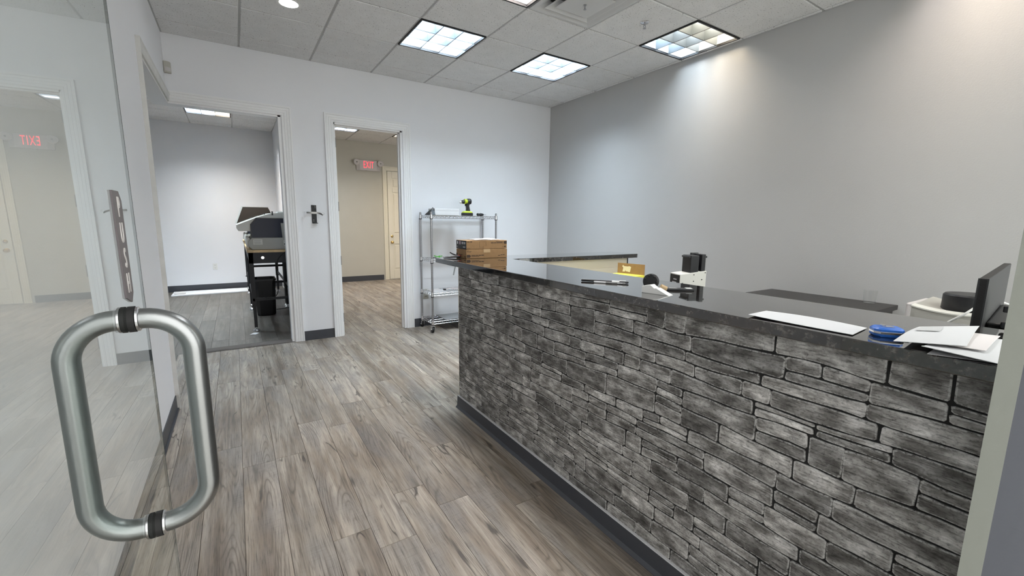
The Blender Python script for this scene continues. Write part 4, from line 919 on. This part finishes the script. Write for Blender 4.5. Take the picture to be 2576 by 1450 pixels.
dz_ = .006
# things on the shelf tiers
zt = 1.375+dz_
t = thing('white_box', (-1.70, -.235, zt), 'flat white box lying on the top tier of the wire shelf', 'box')
MB().box(-1.855, -1.545, -.33, -.14, zt, zt+.075).build('carton', 'paper', t, bevel=.002)
MB().box(-1.856, -1.544, -.331, -.139, zt+.052, zt+.0775).build('lid', 'paper', t, bevel=.002)
t = thing('fabric_bag', (-1.885, -.25, zt), 'small dark navy pouch with a strap at the left end of the top tier', 'bag')
MB().prism([(-.375, zt), (-.13, zt), (-.30, zt+.058), (-.34, zt+.060)], 'x', -1.906, -1.862).build('pouch', 'navy', t, bevel=.004)
MB().tube([(-1.90, -.34, zt+.058), (-1.885, -.35, zt+.085), (-1.865, -.345, zt+.06), (-1.862, -.34, zt+.015)], .004, 6).build('strap', 'black', t)
# cordless drill
gx, gy = -1.395, -.25; t = thing('cordless_drill', (gx, gy, zt), 'black and lime green cordless drill standing on the wire shelf', 'drill')
bt = MB().box(gx-.066, gx+.062, gy-.038, gy+.038, zt, zt+.036).build('battery', 'black', t, bevel=.006)
MB().loft([[(gx+a, gy+b_, zt+h) for a, b_ in ((-.062+k, -.036+k*.3), (.058-k, -.036+k*.3), (.058-k, .036-k*.3), (-.062+k, .036-k*.3))] for h, k in ((.036, 0), (.048, .006), (.058, .030))], True).build('foot', 'lime', t, bevel=.003)
MB().loft([[(gx+c+a*r, gy+b_*r, zt+h) for a, b_ in ((-1, -.6), (-.6, -1), (.6, -1), (1, -.6), (1, .6), (.6, 1), (-.6, 1), (-1, .6))] for h, c, r in ((.056, .010, .026), (.085, .008, .021), (.12, .002, .020), (.150, .008, .024))], True).build('handle', 'black', t, smooth=40)
MB().box(gx-.030, gx-.016, gy-.008, gy+.008, zt+.118, zt+.142).build('trigger', 'dark_grey', t, bevel=.003)
MB().lathe([(.004, -.012), (.024, -.008), (.031, .004), (.031, .040)], (gx+.005, gy, zt+.172), 'x', 16).build('motor_cap', 'black', t, smooth=40).scale = (1, 1, 1)
MB().lathe([(.031, 0), (.029, .030), (.026, .044)], (gx-.039, gy, zt+.172), 'x', 16).build('gear_case', 'lime', t, smooth=40)
MB().lathe([(.0305, .045), (.033, .05), (.034, .085), (.030, .094), (.012, .097)], (gx-.048, gy, zt+.174), 'x', 16).build('motor_housing', 'black', t, smooth=40)
MB().lathe([(.014, 0), (.020, .010), (.024, .022), (.022, .034)], (gx-.078, gy, zt+.166), 'x', 16).build('clutch_ring', 'black', t, smooth=40)
MB().lathe([(.006, 0), (.013, .004), (.015, .018), (.014, .032)], (gx-.107, gy, zt+.160), 'x', 14).build('chuck', 'chrome', t, smooth=40)
t = thing('bit_driver', (-1.215, -.27, zt), 'stubby black screwdriver lying to the right of the drill', 'screwdriver')
MB().lathe([(.006, 0), (.016, .006), (.018, .02), (.014, .034), (.019, .05), (.018, .066), (.012, .09), (.006, .098)], (-1.275, -.27, zt+.018), 'x', 12).build('grip', 'black', t, smooth=50)
MB().cyl((-1.18, -.27, zt+.018), (-1.142, -.27, zt+.018), .003, n=8).build('bit', 'chrome', t)
zt = .868+dz_
t = thing('green_clips', (-1.80, -.30, zt), 'little heap of green plastic clips on the second tier', 'clips')
for k in range(14):
    a = rs.uniform(0, 6.3); c = Vector((-1.795+rs.uniform(-.045, .045), -.29+rs.uniform(-.03, .03), zt+.008+rs.uniform(0, .022))); v_ = Vector((math.cos(a), math.sin(a), rs.uniform(-.4, .6)))*.013
    MB().tube([c-v_, c, c+v_+Vector((0, 0, .004))], .0035, 5).build('clip', 'green', t)
t = thing('round_nosed_pliers', (-1.87, -.33, zt), 'pair of small dark pliers at the left of the second tier', 'pliers')
for s in (-1, 1): MB().tube([(-1.845, -.33+s*.002, zt+.010), (-1.865, -.33+s*.004, zt+.016), (-1.89, -.33+s*.014, zt+.006)], .004, 6).build('handle', 'screw', t)
t = thing('side_cutters', (-1.69, -.30, zt), 'black handled tool on the second tier beside the green clips', 'tool')
for s in (-1, 1): MB().tube([(-1.71, -.30+s*.004, zt+.012), (-1.68, -.30+s*.008, zt+.016), (-1.63, -.30+s*.020, zt+.012)], .006, 7).build('handle', 'black', t)
t = thing('grey_strap', (-1.62, -.40, .70), 'thin grey strap hanging from the second tier', 'strap')
m = MB(); ps = [(-1.615, Y0-.006, .874), (-1.620, Y0-.008, .82), (-1.640, Y0-.008, .74), (-1.655, Y0-.008, .675)]
for i in range(3):
    p, q = Vector(ps[i]), Vector(ps[i+1]); sd = Vector((.008, 0, 0)); th = Vector((0, .0015, 0))
    m.add([p-sd, p+sd, q+sd, q-sd, p-sd+th, p+sd+th, q+sd+th, q-sd+th], [(0,1,2,3),(7,6,5,4),(0,4,5,1),(2,6,7,3),(0,3,7,4),(1,5,6,2)])
m.build('webbing', 'mid_grey', t)
zt = .470+dz_
t = thing('wire_bundle', (-1.62, -.25, zt), 'pink and white wires with a black connector on the third tier', 'wires')
for k in range(5):
    o_ = rs.uniform(-.02, .02); MB().tube([(-1.70, -.26+o_*.3, zt+.012), (-1.66, -.27+o_, zt+.022), (-1.60, -.25+o_*2, zt+.018), (-1.52, -.24+o_, zt+.006)], .003, 6).build('wire', 'pink_wire' if k % 2 else 'white_plastic', t)
MB().box(-1.725, -1.695, -.272, -.245, zt+.002, zt+.020).build('connector', 'black', t, bevel=.003)
t = thing('clear_sheet', (-1.79, -.22, zt), 'flat pale plastic sheet on the third tier', 'sheet')
MB().box(-1.88, -1.72, -.36, -.08, zt-.001, zt+.002).build('sheet', 'sign_white', t)
zt = .130+dz_
t = thing('grey_liner', (-1.45, -.22, zt), 'grey plastic liner on the bottom tier of the wire shelf', 'liner')
MB().box(-1.75, -1.09, -.37, -.07, zt-.001, zt+.003).build('liner', 'mid_grey', t)

# ------------------------------------------------------------------ print room
def workbench(x0, x1, y0, y1, label):
    t = thing('work_table', ((x0+x1)/2, (y0+y1)/2, 0), label, 'table', 'black work tables in the print room')
    MB().box(x0-.012, x1+.012, y0-.015, y1+.015, .925, .955).build('tabletop', 'butcher', t, bevel=.002)
    MB().box(x0, x1, y0, y0+.03, .80, .925).box(x0, x0+.03, y0, y1, .83, .925).box(x1-.03, x1, y0, y1, .83, .925).box(x0, x1, y1-.03, y1, .80, .925).build('apron', 'black_matte', t)
    for x in (x0, x1-.045):
        for y in (y0, y1-.045):
            lg = MB(); lg.box(x, x+.045, y, y+.045, .30, .93).box(x+.006, x+.039, y+.006, y+.039, .045, .32)
            lg = lg.build('leg', 'black_matte', t)
            MB().lathe([(.008, .052), (.010, .030), (.030, .016), (.034, .004), (.030, 0)], (x+.022, y+.022, 0), 'z', 16).build('leveling_foot', 'chrome', lg, smooth=40)
            MB().sphere((x-.006 if x == x0 else x+.05, y+.01, .315), .012, 10).build('locking_knob', 'chrome', lg)
    MB().box(x0+.04, x1-.04, y0+.01, y0+.03, .36, .39).box(x0+.01, x0+.03, y0, y1, .36, .39).box(x1-.03, x1-.01, y0, y1, .36, .39).box(x0+.04, x1-.04, y1-.03, y1-.01, .62, .65).build('stretcher', 'black_matte', t)
    return t
tb1 = workbench(-3.705, -3.205, .71, 2.16, 'near black work table with a wooden top under the closed printer')
tb2 = workbench(-3.705, -3.205, 2.24, 3.80, 'far black work table behind the near one')
MB().cyl((-3.565, .709, .865), (-3.565, .704, .865), .017, n=16).build('lock_disc', 'chrome', tb1)
MB().box(-3.28, -3.20, .70, .708, .62, .78).build('power_box', 'black', tb1)
def uv_printer(y0, y1, label, opened):
    t = thing('flatbed_printer', (-3.45, (y0+y1)/2, .956), label, 'printer', 'flatbed printers on the work tables')
    a = .9565
    bs = MB().prism([(-3.66, a), (-3.25, a), (-3.25, 1.095), (-3.655, 1.095), (-3.692, 1.06), (-3.698, 1.0)], 'y', y0, y1).build('base', 'printer', t, bevel=.006)
    MB().prism([(-3.715, 1.0), (-3.693, .975), (-3.672, 1.075), (-3.685, 1.10), (-3.705, 1.085)], 'y', y0+.03, y1-.03).build('front_flap', 'printer_light', t, bevel=.004)
    MB().prism([(-3.656, 1.095), (-3.655, 1.245), (-3.600, 1.312), (-3.27, 1.312), (-3.27, 1.265), (-3.355, 1.262), (-3.345, 1.095)], 'y', y0+.001, y0+.012).build('side_window', 'smoke', t)
    MB().prism([(-3.664, 1.095), (-3.663, 1.249), (-3.604, 1.321), (-3.27, 1.321), (-3.27, 1.312), (-3.600, 1.312), (-3.655, 1.245), (-3.656, 1.095)], 'y', y0-.002, y0+.016).build('window_frame', 'black', t)
    MB().prism([(-3.345, 1.095), (-3.355, 1.265), (-3.25, 1.27), (-3.25, 1.095)], 'y', y0, y0+.02).build('side_panel', 'printer', t, bevel=.003)
    MB().prism([(-3.795, 1.236), (-3.800, 1.205), (-3.782, 1.172), (-3.66, 1.168), (-3.652, 1.225), (-3.60, 1.285), (-3.27, 1.285), (-3.27, 1.380), (-3.36, 1.384), (-3.43, 1.378), (-3.60, 1.322)], 'y', y0+.018, y1).build('hood', 'printer_light', t, bevel=.003)
    MB().prism([(-3.797, 1.238), (-3.60, 1.325), (-3.43, 1.383), (-3.43, 1.376), (-3.60, 1.318), (-3.79, 1.232)], 'y', y0+.02, y1-.002).build('hood_edge', 'printer_light', t)
    MB().box(-3.27, -3.24, y0+.02, y1, 1.095, 1.30).box(-3.65, -3.27, y1-.02, y1, 1.095, 1.31).build('rear_wall', 'printer', t)
    MB().box(-3.62, -3.30, y0+.05, y1-.1, 1.096, 1.11).box(-3.52, -3.42, y0+.08, y0+.25, 1.11, 1.145).build('print_bed', 'mid_grey', t)
    MB().box(-3.44, -3.425, y0+.015, y0+.03, 1.355, 1.40).build('hood_latch', 'black', t)
    MB().box(-3.645, -3.555, y0-.0012, y0, 1.015, 1.075).build('rating_label', 'printer_light', bs)
    for k in range(5): MB().box(-3.638, -3.562-.012*(k % 2), y0-.0018, y0-.0012, 1.022+.010*k, 1.0255+.010*k).build('label_line', 'mid_grey', bs)
    sk = MB().box(-3.336, -3.285, y0-.0015, y0, 1.00, 1.062).build('socket_plate', 'printer_light', bs)
    for u0, u1, v0, v1 in ((-3.332, -3.315, 1.008, 1.028), (-3.304, -3.293, 1.012, 1.026), (-3.320, -3.308, 1.042, 1.053), (-3.330, -3.326, 1.044, 1.050), (-3.300, -3.296, 1.044, 1.050)): MB().box(u0, u1, y0-.004, y0-.0015, v0, v1).build('socket', 'black', sk)
    if opened:
        lid = MB().prism([(-3.79, 1.24), (-3.70, 1.478), (-3.38, 1.480), (-3.345, 1.40), (-3.43, 1.39), (-3.60, 1.33)], 'y', y0+.05, y0+.062).build('open_lid_window', 'smoke_brown', t)
        MB().prism([(-3.812, 1.24), (-3.715, 1.488), (-3.70, 1.478), (-3.79, 1.24)], 'y', y0+.045, y1-.2).build('open_lid_front', 'printer_light', t)
        MB().prism([(-3.715, 1.488), (-3.375, 1.490), (-3.375, 1.482), (-3.70, 1.480)], 'y', y0+.045, y1-.2).build('open_lid_top', 'printer_light', t)
        MB().box(-3.70, -3.55, y0+.40, y0+.41, 1.33, 1.47).box(-3.50, -3.42, y0+.40, y0+.41, 1.36, 1.47).build('inner_bracket', 'mid_grey', t)
    MB().box(-3.36, -3.29, y0+.25, y0+.5, 1.383, 1.402).build('top_handle', 'dark_grey' if opened else 'printer_light', t, bevel=.004)
    return t
uv_printer(.735, 1.62, 'near grey flatbed printer with a dark blue side window', False)
uv_printer(2.32, 3.35, 'far flatbed printer with its brown tinted lid raised', True)
# waste bin
t = thing('waste_bin', (-3.50, 1.60, 0), 'black plastic waste bin under the near work table', 'bin')
def rr(cx, cy, a, b_, z, c=.04): return [(cx-a+c, cy-b_, z), (cx+a-c, cy-b_, z), (cx+a, cy-b_+c, z), (cx+a, cy+b_-c, z), (cx+a-c, cy+b_, z), (cx-a+c, cy+b_, z), (cx-a, cy+b_-c, z), (cx-a, cy-b_+c, z)]
# the bin stands on a low block-free floor: tall tapered bucket
MB().loft([rr(-3.525, 1.75, .105, .14, .0005), rr(-3.525, 1.75, .112, .15, .02), rr(-3.525, 1.75, .128, .17, .50), rr(-3.525, 1.75, .120, .162, .50), rr(-3.525, 1.75, .104, .14, .03)], True).build('bucket', 'black', t, smooth=30)
MB().loft([rr(-3.525, 1.75, .129, .171, .478), rr(-3.525, 1.75, .137, .179, .482), rr(-3.525, 1.75, .137, .179, .506), rr(-3.525, 1.75, .122, .164, .506)], False).build('rim', 'black', t, smooth=30)
t.location = (-3.525, 1.75, 0)
for ch in t.children: ch.location = Vector((-3.50, 1.60, 0))-Vector((-3.525, 1.75, 0))
# hanging power cord of the near printer
t = thing('power_cord', (-3.46, .69, .30), 'black power cord hanging in a loop under the near work table', 'cord')
cp = [(-3.30, .722, 1.012), (-3.30, .675, 1.0), (-3.33, .672, .93), (-3.40, .672, .86), (-3.425, .674, .78), (-3.43, .678, .62), (-3.43, .68, .50), (-3.45, .68, .42), (-3.50, .68, .385), (-3.56, .68, .395), (-3.595, .68, .44), (-3.58, .68, .48)]
sm = []
for i in range(len(cp)-1):
    for k in range(4):
        f = k/4; p_ = [Vector(cp[max(0, min(len(cp)-1, i+j))]) for j in (-1, 0, 1, 2)]
        sm.append(.5*((2*p_[1])+(p_[2]-p_[0])*f+(2*p_[0]-5*p_[1]+4*p_[2]-p_[3])*f*f+(-p_[0]+3*p_[1]-3*p_[2]+p_[3])*f**3))
MB().tube(sm+[Vector(cp[-1])], .0045, 8).build('cord', 'rubber', t, smooth=60)
t = thing('floor_cord', (-3.3, 1.9, 0), 'black cord running over the floor from the bin to the table foot', 'cord')
MB().tube([(-3.385, 1.95, .012), (-3.33, 2.0, .006), (-3.27, 2.02, .006), (-3.20, 2.0, .010), (-3.17, 1.95, .06), (-3.16, 1.9, .20), (-3.165, 1.85, .36), (-3.17, 1.8, .55)], .005, 8).build('cord', 'rubber', t, smooth=60)
# white board and small packet on the print room floor
t = thing('floor_panel', (-4.25, 4.2, 0), 'long white panel lying on the floor along the print room end wall', 'panel')
MB().box(-4.80, -3.25, 3.985, 4.44, .0005, .020).build('board', 'paper', t, bevel=.002)
t = thing('plastic_packet', (-4.70, 4.15, .0205), 'small clear plastic packet on the end of the white panel', 'packet')
MB().loft([rr(-4.69, 4.13, .075, .06, .0205, .02), rr(-4.69, 4.13, .08, .065, .035, .02), rr(-4.69, 4.13, .06, .045, .05, .02)], True).build('packet', 'sign_white', t, smooth=30)
# scrap of paper by the table foot
sheet('paper_scrap', [(-3.76, .56, .0004), (-3.70, .54, .0004), (-3.66, .60, .0004), (-3.72, .63, .0004)], 'paper', 'torn white paper scrap on the floor beside the table foot', 'paper', lambda u, v: .004*math.sin(3*u), n=4)
